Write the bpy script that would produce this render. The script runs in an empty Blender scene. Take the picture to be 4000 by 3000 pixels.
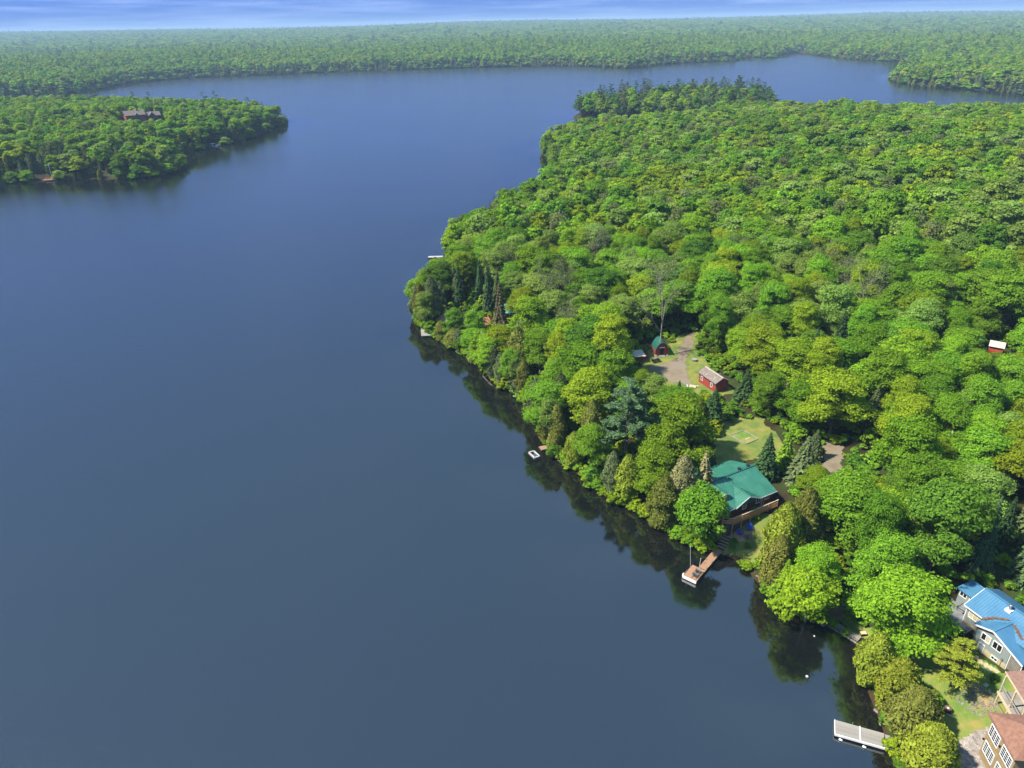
import bpy, math, random
import numpy as np
from mathutils import Matrix, Vector

scene = bpy.context.scene
col = scene.collection
R = math.radians

# ------------------------------------------------------------------ camera
CAM_H = 75.0
PITCH, ROLL, FOCAL = R(27.0), R(1.295), 2773.0 / 4000.0
fwd = Vector((0, math.cos(PITCH), -math.sin(PITCH)))
r0 = Vector((1, 0, 0)); u0 = r0.cross(fwd)
cam_r = r0 * math.cos(ROLL) - u0 * math.sin(ROLL)
cam_u = u0 * math.cos(ROLL) + r0 * math.sin(ROLL)
cam = bpy.data.cameras.new('camera')
cam.sensor_width = 36.0; cam.lens = 36.0 * FOCAL
cam.clip_start = 1.0; cam.clip_end = 40000.0
cam_o = bpy.data.objects.new('camera', cam); col.objects.link(cam_o)
m = Matrix((cam_r, cam_u, -fwd)).transposed().to_4x4(); m.translation = (0, 0, CAM_H)
cam_o.matrix_world = m
scene.camera = cam_o

# ------------------------------------------------------------------ sky, sun, exposure
SUN_EL, SUN_AZ = R(51), math.atan2(-0.985, -0.12)      # high sun, over the lake, ahead and to the left
world = bpy.data.worlds.new('World'); scene.world = world; world.use_nodes = True
wn, wl = world.node_tree.nodes, world.node_tree.links
wn.clear()
w_out = wn.new('ShaderNodeOutputWorld'); bg = wn.new('ShaderNodeBackground'); sky = wn.new('ShaderNodeTexSky')
sky.sky_type = 'NISHITA'; sky.sun_disc = False
sky.sun_elevation = SUN_EL; sky.sun_rotation = SUN_AZ
sky.altitude = 1500; sky.air_density = 1.0; sky.dust_density = 0.1; sky.ozone_density = 6.0
bg.inputs['Strength'].default_value = 0.15
hsv = wn.new('ShaderNodeHueSaturation'); hsv.inputs['Saturation'].default_value = 2.2; hsv.inputs['Value'].default_value = 1.0
gam = wn.new('ShaderNodeGamma'); gam.inputs[1].default_value = 0.26      # even, hazy summer sky
wl.new(sky.outputs[0], gam.inputs[0]); wl.new(gam.outputs[0], hsv.inputs['Color'])
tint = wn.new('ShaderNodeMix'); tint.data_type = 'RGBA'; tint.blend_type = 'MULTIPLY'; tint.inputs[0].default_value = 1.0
# sky tint ramp: clear blue low down, overhead sky brightened to light the lake
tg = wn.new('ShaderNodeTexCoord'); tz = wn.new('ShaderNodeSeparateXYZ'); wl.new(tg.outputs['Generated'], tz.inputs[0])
zenith_lift = wn.new('ShaderNodeMapRange'); zenith_lift.interpolation_type = 'SMOOTHSTEP'; zenith_lift.inputs[1].default_value = 0.0; zenith_lift.inputs[2].default_value = 0.7; wl.new(tz.outputs[2], zenith_lift.inputs[0])
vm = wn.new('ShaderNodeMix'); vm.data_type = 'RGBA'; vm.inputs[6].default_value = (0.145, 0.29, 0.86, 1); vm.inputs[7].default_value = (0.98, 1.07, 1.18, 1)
wl.new(zenith_lift.outputs[0], vm.inputs[0]); wl.new(vm.outputs[2], tint.inputs[7])
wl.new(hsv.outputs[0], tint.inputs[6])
# thin streaked cirrus over the whole sky dome
tc = wn.new('ShaderNodeTexCoord'); sep = wn.new('ShaderNodeSeparateXYZ'); wl.new(tc.outputs['Generated'], sep.inputs[0])
mp = wn.new('ShaderNodeMapping'); mp.inputs['Scale'].default_value = (2.2, 2.2, 46.0); mp.inputs['Rotation'].default_value = (0.010, 0.012, 0)
wl.new(tc.outputs['Generated'], mp.inputs[0])
cn = wn.new('ShaderNodeTexNoise'); cn.inputs['Scale'].default_value = 2.6; cn.inputs['Detail'].default_value = 9; cn.inputs['Roughness'].default_value = 0.62
wl.new(mp.outputs[0], cn.inputs['Vector'])
cr = wn.new('ShaderNodeValToRGB'); cr.color_ramp.elements[0].position = 0.44; cr.color_ramp.elements[0].color = (0, 0, 0, 1)
cr.color_ramp.elements[1].position = 0.74; cr.color_ramp.elements[1].color = (0.18, 0.18, 0.18, 1)
wl.new(cn.outputs[0], cr.inputs[0])
cm = wn.new('ShaderNodeMix'); cm.data_type = 'RGBA'; cm.inputs[7].default_value = (2.7, 3.2, 4.0, 1)
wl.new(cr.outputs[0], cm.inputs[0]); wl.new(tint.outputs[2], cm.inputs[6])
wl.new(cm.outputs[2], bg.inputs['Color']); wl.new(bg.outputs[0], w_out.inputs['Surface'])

sun_d = bpy.data.lights.new('sun', 'SUN'); sun_d.energy = 2.7; sun_d.angle = R(2.5); sun_d.color = (1.0, 0.94, 0.82)
sun_o = bpy.data.objects.new('sun', sun_d); col.objects.link(sun_o); sun_o.location = (0, 0, 160)
sd = Vector((math.sin(SUN_AZ) * math.cos(SUN_EL), math.cos(SUN_AZ) * math.cos(SUN_EL), math.sin(SUN_EL)))
sun_o.rotation_euler = sd.to_track_quat('Z', 'Y').to_euler()

vs = scene.view_settings
vs.view_transform = 'Standard'; vs.look = 'None'; vs.exposure = 1.92; vs.gamma = 1.0; vs.use_curve_mapping = False
cy = scene.cycles
cy.use_denoising = True; cy.max_bounces = 6; cy.diffuse_bounces = 4; cy.glossy_bounces = 2; cy.transmission_bounces = 3
cy.transparent_max_bounces = 6; cy.volume_bounces = 0; cy.sample_clamp_indirect = 6.0; cy.sample_clamp_direct = 8.0; cy.caustics_reflective = False; cy.caustics_refractive = False

# ------------------------------------------------------------------ the lie of the land (metres; z = 0 is the lake)
PENINSULA = [(60,-60),(42,0),(41,30),(42.1,50.7),(42.4,54.1),(43,57.6),(43.5,60.7),(44,64.8),(45,67.8),(45.8,68.8),(44.3,70),(43,71.5),
 (41,72.4),(38.7,75.4),(37.3,77.7),(36.2,80.6),(35.5,82.7),(34.7,84.8),(33.6,86.1),(32.3,86.9),(30.4,87.8),(27.6,89.6),(25.6,91.9),(23.7,94),(21.3,97.5),(18.6,100.4),
 (15.2,104),(13.8,107.5),(11.2,111.4),(9,114),(7.8,116.4),(7,119.7),(5.9,124.2),(4.6,130.8),(2.9,138.1),(0.9,142.8),(-2.3,145.7),
 (-4.8,150.2),(-6.8,155.1),(-9.2,159.2),(-11.8,163.4),(-15.2,169.3),(-18.5,173.2),(-20.9,177.2),(-25.4,184.1),(-27.4,187.5),
 (-26.0,204),(-24.4,217),(-22.5,231),(-20.5,247),(-17.4,270),(-13.6,284),(-5.4,298),(4.5,313),(13.7,340),(21.9,371),(26.5,409),
 (26.9,438),(22.8,470),(29.4,505),(46,526),(90,546),(140,560),(163,584),(150,606),(110,616),(75,628),(57,645),(62,675),(88,702),(125,724),(180,738),(235,735),(250,715),(240,680),(225,640),(215,600),
 (216,582),(240,578),(274,574),(330,556),(400,548),(700,540),(1600,560),(1600,-60)]
ISLAND = [(-1000,395),(-400,402),(-286.5,412),(-261.4,418),(-237.5,418),(-210,417),(-202,425),(-199,443),(-206,465),(-221.5,491),(-221.4,510),
 (-214.4,526),(-207,542),(-198.6,568),(-196,606),(-195,650),(-199,676),(-212,692),(-240,712),(-300,745),(-380,782),(-450,806),(-520,790),(-560,760),(-620,725),(-1000,690)]
FARLAND = [(-20000,560),(-1500,700),(-720,930),(-647,1000),(-613,1025),(-599,1093),(-611,1242),(-559,1354),(-411,1402),(-252,1454),(-80,1477),(97,1484),
 (169,1422),(209,1348),(266,1398),(286,1453),(452,1520),(500,1665),(523,1630),(544,1576),(594,1710),(717,1859),(665,1670),(681,1614),(660,1537),
 (660,1458),(698,1352),(600,1150),(521.6,1030),(487,956),(482,885),(498,847),(514,813),(527,771),(560,725),(640,690),(900,670),(20000,600),(20000,20000),(-20000,20000)]

def signed_dist(X, Y, poly):
    P = np.array(poly, float); Q = np.roll(P, -1, 0)
    best = np.full(X.shape, 1e18); inside = np.zeros(X.shape, bool)
    for (ax, ay), (bx, by) in zip(P, Q):
        dx, dy = bx - ax, by - ay
        t = np.clip(((X - ax) * dx + (Y - ay) * dy) / (dx * dx + dy * dy + 1e-12), 0, 1)
        best = np.minimum(best, (X - ax - t * dx) ** 2 + (Y - ay - t * dy) ** 2)
        c = ((ay > Y) != (by > Y))
        with np.errstate(divide='ignore', invalid='ignore'):
            xi = ax + (Y - ay) * dx / (dy if dy else 1e-12)
        inside ^= c & (X < xi)
    return np.where(inside, 1, -1) * np.sqrt(best)

def vnoise(X, Y, s, seed=0):
    """smooth value noise in -1..1 with cells of s metres"""
    gx, gy = X / s, Y / s
    ix, iy = np.floor(gx).astype(np.int64), np.floor(gy).astype(np.int64)
    fx, fy = gx - ix, gy - iy
    fx, fy = fx * fx * (3 - 2 * fx), fy * fy * (3 - 2 * fy)
    def h(a, b):
        n = (a * 374761393 + b * 668265263 + seed * 974634777) & 0x7fffffff
        n = ((n ^ (n >> 13)) * 1274126177) & 0x7fffffff
        return ((n ^ (n >> 16)) & 0xffff) / 32767.5 - 1.0
    return (h(ix, iy) * (1 - fx) + h(ix + 1, iy) * fx) * (1 - fy) + (h(ix, iy + 1) * (1 - fx) + h(ix + 1, iy + 1) * fx) * fy

def shore_dist(X, Y):
    return np.maximum(np.maximum(signed_dist(X, Y, PENINSULA), signed_dist(X, Y, ISLAND)), signed_dist(X, Y, FARLAND))

def height(X, Y, d=None):
    if d is None: d = shore_dist(X, Y)
    dl = np.maximum(d, 0)
    land = 0.12 + 4.0 * (1 - np.exp(-dl / 10)) + 0.04 * np.minimum(dl, 260) + vnoise(X, Y, 55, 3) * 1.6 * np.clip((dl - 30) / 60, 0, 1)
    far = np.clip((Y - 2300) / 3800, 0, 1)
    land = land * (0.72 + 0.28 * np.clip((Y - 72) / 14, 0, 1))
    land = land + far ** 1.2 * 46 * (1 + 0.30 * vnoise(X, Y, 1500, 5)) + vnoise(X, Y, 420, 7) * 6 * np.clip((dl - 150) / 300, 0, 1)
    bed = np.maximum(-7.0, -0.05 + np.minimum(d, 0) * 0.22 + 0.12 * vnoise(X, Y, 2.5, 9) * np.clip(-d / 2, 0, 1))
    return np.where(d > 0, land, bed)

def geo_steps(a, s, f, end):
    out = [a]
    while abs(out[-1]) < abs(end): s *= f; out.append(out[-1] + s)
    return out
GX = np.unique(np.concatenate([np.arange(-46, 76, 1.5), np.arange(76, 420, 6.0), np.arange(-640, -46, 8.0), geo_steps(420, 8, 1.14, 15000), geo_steps(-640, -10, 1.14, 15000)]))
GY = np.unique(np.concatenate([geo_steps(36, -4, 1.4, 900), np.arange(36, 192, 1.5), np.arange(192, 756, 6.0), np.arange(756, 1800, 12.0), geo_steps(1800, 14, 1.09, 15000)]))
GXX, GYY = np.meshgrid(GX, GY)
GD = shore_dist(GXX, GYY)
GZ = height(GXX, GYY, GD)

def grid_sample(A, x, y):
    x, y = np.asarray(x, float), np.asarray(y, float)
    i = np.clip(np.searchsorted(GX, x) - 1, 0, len(GX) - 2); j = np.clip(np.searchsorted(GY, y) - 1, 0, len(GY) - 2)
    fx = (x - GX[i]) / (GX[i + 1] - GX[i]); fy = (y - GY[j]) / (GY[j + 1] - GY[j])
    return (A[j, i] * (1 - fx) + A[j, i + 1] * fx) * (1 - fy) + (A[j + 1, i] * (1 - fx) + A[j + 1, i + 1] * fx) * fy
def gz(x, y): return float(grid_sample(GZ, x, y))

# ------------------------------------------------------------------ materials
def nt(name):
    mt = bpy.data.materials.new(name); mt.use_nodes = True
    n, l = mt.node_tree.nodes, mt.node_tree.links
    b = n['Principled BSDF']
    return mt, n, l, b

def setin(b, **kw):
    for k, v in kw.items():
        k = k.replace('_', ' ')
        if k in b.inputs: b.inputs[k].default_value = v

def ramp(n, stops):
    r = n.new('ShaderNodeValToRGB'); e = r.color_ramp.elements
    while len(e) < len(stops): e.new(0.5)
    for el, (p, c) in zip(e, stops): el.position = p; el.color = (*c, 1)
    return r

MATS = {}
def surface(name, stops, scale=2.0, rough=0.8, bump=0.0, bscale=20.0, detail=6.0, stretch=(1, 1, 1), metal=0.0, spec=0.5):
    """mottled procedural surface: noise through a colour ramp, optional fine relief"""
    mt, n, l, b = nt(name)
    t = n.new('ShaderNodeTexCoord'); mpp = n.new('ShaderNodeMapping'); mpp.inputs['Scale'].default_value = stretch
    l.new(t.outputs['Object'], mpp.inputs[0])
    no = n.new('ShaderNodeTexNoise'); no.inputs['Scale'].default_value = scale; no.inputs['Detail'].default_value = detail; no.inputs['Roughness'].default_value = 0.65
    l.new(mpp.outputs[0], no.inputs['Vector'])
    r = ramp(n, stops); l.new(no.outputs[0], r.inputs[0]); l.new(r.outputs[0], b.inputs['Base Color'])
    setin(b, Roughness=rough, Metallic=metal, Specular_IOR_Level=spec)
    if bump:
        n2 = n.new('ShaderNodeTexNoise'); n2.inputs['Scale'].default_value = bscale; n2.inputs['Detail'].default_value = 4
        l.new(mpp.outputs[0], n2.inputs['Vector'])
        bp = n.new('ShaderNodeBump'); bp.inputs['Strength'].default_value = 0.6; bp.inputs['Distance'].default_value = bump
        l.new(n2.outputs[0], bp.inputs['Height']); l.new(bp.outputs[0], b.inputs['Normal'])
    MATS[name] = mt
    return mt

def two(c, k=0.25): return [(0.3, tuple(v * (1 - k) for v in c)), (0.7, tuple(v * (1 + k) for v in c))]

surface('lawn_grass', [(0.25, (0.05, 0.085, 0.012)), (0.42, (0.09, 0.135, 0.018)), (0.55, (0.15, 0.16, 0.022)), (0.72, (0.24, 0.17, 0.055))], 0.42, 0.9, 0.06, 7.0, 10)
surface('yard_grass', [(0.30, (0.05, 0.10, 0.012)), (0.48, (0.10, 0.17, 0.02)), (0.60, (0.20, 0.19, 0.04)), (0.72, (0.33, 0.20, 0.07))], 0.28, 0.9, 0.08, 6.0, 10)
surface('gravel_brown', [(0.3, (0.12, 0.092, 0.058)), (0.5, (0.18, 0.14, 0.092)), (0.7, (0.165, 0.145, 0.115))], 0.25, 0.9, 0.03, 9.0, 10)
surface('gravel_grey', [(0.3, (0.15, 0.13, 0.115)), (0.5, (0.27, 0.23, 0.20)), (0.7, (0.40, 0.35, 0.31))], 1.6, 0.9, 0.05, 9.0, 10)
surface('dirt', [(0.3, (0.09, 0.055, 0.03)), (0.7, (0.20, 0.135, 0.08))], 0.9, 0.95, 0.05, 8.0)
surface('sand', [(0.3, (0.30, 0.17, 0.085)), (0.7, (0.42, 0.27, 0.15))], 1.0, 0.95)
surface('rock', [(0.3, (0.07, 0.065, 0.06)), (0.5, (0.16, 0.145, 0.125)), (0.7, (0.28, 0.26, 0.22))], 2.0, 0.85, 0.06, 6.0)
surface('bark', [(0.3, (0.06, 0.045, 0.032)), (0.7, (0.15, 0.12, 0.09))], 4.0, 0.9, stretch=(1, 1, 0.3))
surface('grey_bark', [(0.3, (0.20, 0.17, 0.13)), (0.7, (0.34, 0.30, 0.24))], 4.0, 0.9, stretch=(1, 1, 0.3))
surface('birch_bark', [(0.3, (0.38, 0.36, 0.31)), (0.6, (0.62, 0.60, 0.54))], 5.0, 0.8, stretch=(1, 1, 2.0))
surface('weathered_plank', [(0.3, (0.16, 0.145, 0.125)), (0.7, (0.30, 0.28, 0.245))], 1.2, 0.85, stretch=(1, 1, 1))
surface('dock_plank', [(0.3, (0.23, 0.125, 0.07)), (0.7, (0.34, 0.20, 0.115))], 1.0, 0.75)
surface('new_wood', [(0.3, (0.46, 0.21, 0.085)), (0.7, (0.60, 0.31, 0.14))], 2.0, 0.7)
surface('pale_wood', [(0.3, (0.42, 0.32, 0.20)), (0.7, (0.60, 0.48, 0.33))], 2.0, 0.8)
surface('grey_deck', [(0.3, (0.105, 0.115, 0.125)), (0.6, (0.20, 0.205, 0.21)), (0.75, (0.27, 0.21, 0.19))], 1.4, 0.7)
surface('dark_timber', two((0.055, 0.052, 0.055)), 3.0, 0.7)
surface('log_siding', [(0.3, (0.036, 0.010, 0.008)), (0.7, (0.075, 0.022, 0.017))], 2.0, 0.6, 0.02, 5.0, stretch=(0.15, 0.15, 6))
surface('red_paint', [(0.3, (0.20, 0.022, 0.016)), (0.7, (0.29, 0.045, 0.03))], 1.5, 0.7, 0.02, 6.0, stretch=(4, 4, 0.3))
surface('grey_siding', two((0.20, 0.24, 0.235), 0.08), 1.0, 0.65, 0.015, 8.0, stretch=(0.1, 0.1, 5))
surface('tan_stucco', [(0.3, (0.20, 0.145, 0.065)), (0.7, (0.28, 0.21, 0.105))], 1.2, 0.85, 0.01, 30.0)
surface('foundation', two((0.40, 0.33, 0.19), 0.2), 1.5, 0.85)
surface('white_paint', two((0.68, 0.68, 0.67), 0.05), 1.0, 0.45)
surface('green_metal', [(0.28, (0.024, 0.108, 0.076)), (0.5, (0.030, 0.145, 0.098)), (0.72, (0.052, 0.175, 0.128))], 0.45, 0.42, spec=0.4)
surface('dark_green_metal', two((0.015, 0.09, 0.07), 0.15), 0.6, 0.45)
surface('teal_metal', two((0.08, 0.30, 0.25), 0.1), 0.6, 0.45)
surface('blue_metal', [(0.3, (0.040, 0.135, 0.235)), (0.55, (0.058, 0.165, 0.275)), (0.78, (0.080, 0.185, 0.285))], 0.5, 0.40, spec=0.4)
surface('brown_shingle', [(0.35, (0.16, 0.075, 0.047)), (0.65, (0.235, 0.118, 0.077))], 3.0, 0.9, 0.02, 25.0)
surface('dark_shingle', [(0.35, (0.16, 0.085, 0.062)), (0.65, (0.23, 0.13, 0.10))], 3.0, 0.9, 0.02, 25.0)
surface('grey_shingle', two((0.12, 0.095, 0.08), 0.15), 1.0, 0.9)
surface('weathered_roof', [(0.36, (0.06, 0.043, 0.034)), (0.46, (0.20, 0.16, 0.13)), (0.56, (0.12, 0.09, 0.07)), (0.68, (0.38, 0.34, 0.30))], 2.1, 0.8, stretch=(1.0, 0.35, 1))
surface('pale_metal', two((0.45, 0.40, 0.33), 0.12), 1.5, 0.5)
surface('needle_litter', [(0.3, (0.11, 0.06, 0.035)), (0.7, (0.22, 0.13, 0.08))], 6.0, 0.95)
surface('black_plastic', two((0.012, 0.012, 0.013), 0.2), 2.0, 0.5)
surface('grey_plastic', two((0.12, 0.12, 0.12), 0.15), 2.0, 0.5)
surface('blue_plastic', two((0.016, 0.055, 0.40), 0.12), 2.0, 0.4)
surface('red_plastic', two((0.42, 0.07, 0.04), 0.12), 2.0, 0.5)
surface('white_plastic', two((0.75, 0.75, 0.73), 0.05), 2.0, 0.35)
surface('dull_white', two((0.36, 0.36, 0.34), 0.15), 2.0, 0.6)
surface('grey_metal', two((0.35, 0.35, 0.35), 0.1), 2.0, 0.35, metal=0.8)
surface('rusty_metal', two((0.10, 0.055, 0.04), 0.4), 3.0, 0.8)
surface('dark_room', two((0.006, 0.005, 0.005), 0.2), 1.0, 0.9)
surface('cream_blind', two((0.42, 0.38, 0.26), 0.08), 3.0, 0.7)
mt, n, l, b = nt('window_glass'); setin(b, Base_Color=(0.012, 0.015, 0.02, 1), Roughness=0.06, Specular_IOR_Level=0.7); MATS['window_glass'] = mt

def foliage(name, trans=0.32, vary=0.38, hue=0.03, fixed=None):
    """leaf material: the object's own colour, each object and each leaf a little different; light passes through the leaf"""
    mt, n, l, b = nt(name)
    n.remove(b); out = [x for x in n if x.type == 'OUTPUT_MATERIAL'][0]
    oi = n.new('ShaderNodeObjectInfo'); ge = n.new('ShaderNodeNewGeometry')
    hs = n.new('ShaderNodeHueSaturation')
    mr = n.new('ShaderNodeMapRange'); mr.inputs[3].default_value = 0.5 - hue; mr.inputs[4].default_value = 0.5 + hue
    l.new(oi.outputs['Random'], mr.inputs[0]); l.new(mr.outputs[0], hs.inputs['Hue'])
    m2 = n.new('ShaderNodeMapRange'); m2.inputs[3].default_value = 1 - vary; m2.inputs[4].default_value = 1 + vary
    l.new(ge.outputs['Random Per Island'], m2.inputs[0])
    mul = n.new('ShaderNodeMath'); mul.operation = 'MULTIPLY'
    m3 = n.new('ShaderNodeMapRange'); m3.inputs[3].default_value = 0.74; m3.inputs[4].default_value = 1.22
    mo = n.new('ShaderNodeMath'); mo.operation = 'FRACT'; mq = n.new('ShaderNodeMath'); mq.operation = 'MULTIPLY'; mq.inputs[1].default_value = 7.31
    l.new(oi.outputs['Random'], mq.inputs[0]); l.new(mq.outputs[0], mo.inputs[0]); l.new(mo.outputs[0], m3.inputs[0])
    l.new(m2.outputs[0], mul.inputs[0]); l.new(m3.outputs[0], mul.inputs[1]); l.new(mul.outputs[0], hs.inputs['Value'])
    if fixed: hs.inputs['Color'].default_value = (*fixed, 1)
    else: l.new(oi.outputs['Color'], hs.inputs['Color'])
    d = n.new('ShaderNodeBsdfDiffuse'); t = n.new('ShaderNodeBsdfTranslucent'); mx = n.new('ShaderNodeMixShader'); mx.inputs[0].default_value = trans
    tc2 = n.new('ShaderNodeMix'); tc2.data_type = 'RGBA'; tc2.blend_type = 'MULTIPLY'; tc2.inputs[0].default_value = 1.0; tc2.inputs[7].default_value = (1.15, 1.25, 0.55, 1)
    l.new(hs.outputs[0], tc2.inputs[6])
    l.new(hs.outputs[0], d.inputs[0]); l.new(tc2.outputs[2], t.inputs[0])
    l.new(d.outputs[0], mx.inputs[1]); l.new(t.outputs[0], mx.inputs[2])
    l.new(mx.outputs[0], out.inputs['Surface'])
    MATS[name] = mt
foliage('leaf', 0.42, hue=0.013); foliage('needle', 0.15, 0.42, hue=0.010)

# ground: forest floor on land, sand running into dark silt on the lake bed
mt, n, l, b = nt('forest_floor')
t = n.new('ShaderNodeTexCoord'); no = n.new('ShaderNodeTexNoise'); no.inputs['Scale'].default_value = 0.22; no.inputs['Detail'].default_value = 9
l.new(t.outputs['Object'], no.inputs['Vector'])
r1 = ramp(n, [(0.35, (0.026, 0.018, 0.011)), (0.5, (0.034, 0.034, 0.012)), (0.66, (0.03, 0.055, 0.011))]); l.new(no.outputs[0], r1.inputs[0])
sp = n.new('ShaderNodeSeparateXYZ'); l.new(t.outputs['Object'], sp.inputs[0])
r2m = n.new('ShaderNodeMapRange'); r2m.inputs[1].default_value = -2.2; r2m.inputs[2].default_value = 0.05; l.new(sp.outputs[2], r2m.inputs[0])
no2 = n.new('ShaderNodeTexNoise'); no2.inputs['Scale'].default_value = 0.5; no2.inputs['Detail'].default_value = 6; l.new(t.outputs['Object'], no2.inputs['Vector'])
r2 = ramp(n, [(0.0, (0.006, 0.006, 0.006)), (0.6, (0.018, 0.010, 0.006)), (1.0, (0.06, 0.032, 0.017))])
ad = n.new('ShaderNodeMath'); ad.operation = 'MULTIPLY_ADD'; ad.inputs[1].default_value = 0.7; l.new(no2.outputs[0], ad.inputs[0])
sb = n.new('ShaderNodeMath'); sb.operation = 'SUBTRACT'; sb.inputs[1].default_value = 0.38; l.new(r2m.outputs[0], sb.inputs[0]); l.new(sb.outputs[0], ad.inputs[2])
l.new(ad.outputs[0], r2.inputs[0])
stp = n.new('ShaderNodeMapRange'); stp.inputs[1].default_value = 0.0; stp.inputs[2].default_value = 0.25; l.new(sp.outputs[2], stp.inputs[0])
mx = n.new('ShaderNodeMix'); mx.data_type = 'RGBA'; l.new(stp.outputs[0], mx.inputs[0]); l.new(r2.outputs[0], mx.inputs[6]); l.new(r1.outputs[0], mx.inputs[7])
l.new(mx.outputs[2], b.inputs['Base Color']); setin(b, Roughness=0.95, Specular_IOR_Level=0.1)
MATS['forest_floor'] = mt

# lake: clear surface over dark water; wind ripples die away in the shelter of the shore
mt, n, l, b = nt('lake_water'); n.remove(b); out = [x for x in n if x.type == 'OUTPUT_MATERIAL'][0]
t = n.new('ShaderNodeTexCoord'); at = n.new('ShaderNodeAttribute'); at.attribute_name = 'shore'
sh = n.new('ShaderNodeMapRange'); sh.interpolation_type = 'SMOOTHSTEP'; sh.inputs[1].default_value = 6.0; sh.inputs[2].default_value = 46.0; sh.inputs[3].default_value = 0.10; sh.inputs[4].default_value = 1.0
l.new(at.outputs['Fac'], sh.inputs[0])
mpw = n.new('ShaderNodeMapping'); mpw.inputs['Scale'].default_value = (0.55, 1.0, 1.0); mpw.inputs['Rotation'].default_value = (0, 0, 0.5); l.new(t.outputs['Object'], mpw.inputs[0])
wa = n.new('ShaderNodeTexNoise'); wa.inputs['Scale'].default_value = 3.2; wa.inputs['Detail'].default_value = 5; wa.inputs['Roughness'].default_value = 0.62; l.new(mpw.outputs[0], wa.inputs['Vector'])
wb = n.new('ShaderNodeTexNoise'); wb.inputs['Scale'].default_value = 0.018; wb.inputs['Detail'].default_value = 4; l.new(mpw.outputs[0], wb.inputs['Vector'])
gust = n.new('ShaderNodeMapRange'); gust.inputs[1].default_value = 0.3; gust.inputs[2].default_value = 0.7; gust.inputs[3].default_value = 0.5; gust.inputs[4].default_value = 1.3; l.new(wb.outputs[0], gust.inputs[0])
ml = n.new('ShaderNodeMath'); ml.operation = 'MULTIPLY'; l.new(sh.outputs[0], ml.inputs[0]); l.new(gust.outputs[0], ml.inputs[1])
bp = n.new('ShaderNodeBump'); bp.inputs['Distance'].default_value = 0.045; l.new(ml.outputs[0], bp.inputs['Strength']); wc = n.new('ShaderNodeTexNoise'); wc.inputs['Scale'].default_value = 0.55; wc.inputs['Detail'].default_value = 3; l.new(mpw.outputs[0], wc.inputs['Vector'])
ws_ = n.new('ShaderNodeMath'); ws_.operation = 'MULTIPLY_ADD'; ws_.inputs[1].default_value = 1.3; l.new(wc.outputs[0], ws_.inputs[0]); l.new(wa.outputs[0], ws_.inputs[2]); l.new(ws_.outputs[0], bp.inputs['Height'])
gl = n.new('ShaderNodeBsdfGlossy'); gl.inputs['Color'].default_value = (1.0, 0.98, 0.95, 1); l.new(bp.outputs[0], gl.inputs['Normal'])
rg = n.new('ShaderNodeMapRange'); rg.inputs[3].default_value = 0.015; rg.inputs[4].default_value = 0.15; l.new(sh.outputs[0], rg.inputs[0]); l.new(rg.outputs[0], gl.inputs['Roughness'])
df = n.new('ShaderNodeBsdfDiffuse'); df.inputs['Color'].default_value = (0.010, 0.014, 0.014, 1)
tr = n.new('ShaderNodeBsdfTransparent'); tr.inputs['Color'].default_value = (0.62, 0.50, 0.40, 1)
body = n.new('ShaderNodeMixShader'); body.inputs[0].default_value = 0.55; l.new(df.outputs[0], body.inputs[1]); l.new(tr.outputs[0], body.inputs[2])
fr = n.new('ShaderNodeFresnel'); fr.inputs['IOR'].default_value = 2.3; l.new(bp.outputs[0], fr.inputs['Normal'])
cap_ = n.new('ShaderNodeMath'); cap_.operation = 'MINIMUM'; cap_.inputs[1].default_value = 0.55; l.new(fr.outputs[0], cap_.inputs[0])   # wave slopes keep the low-angle mirror from closing
wm = n.new('ShaderNodeMixShader'); l.new(cap_.outputs[0], wm.inputs[0]); l.new(body.outputs[0], wm.inputs[1]); l.new(gl.outputs[0], wm.inputs[2])
l.new(wm.outputs[0], out.inputs['Surface'])
MATS['lake_water'] = mt

# ------------------------------------------------------------------ builders
def link(name, me, parent=None, loc=(0, 0, 0), rz=0.0):
    o = bpy.data.objects.new(name, me); col.objects.link(o); o.parent = parent; o.location = loc; o.rotation_euler = (0, 0, rz)
    return o
def tag(o, label=None, cat=None, group=None, kind=None):
    for k, v in (('label', label), ('category', cat), ('group', group), ('kind', kind)):
        if v: o[k] = v
    return o
def thing(name, label, cat, loc=(0, 0, 0), rz=0.0, group=None):
    return tag(link(name, None, None, loc, rz), label, cat, group)

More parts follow.
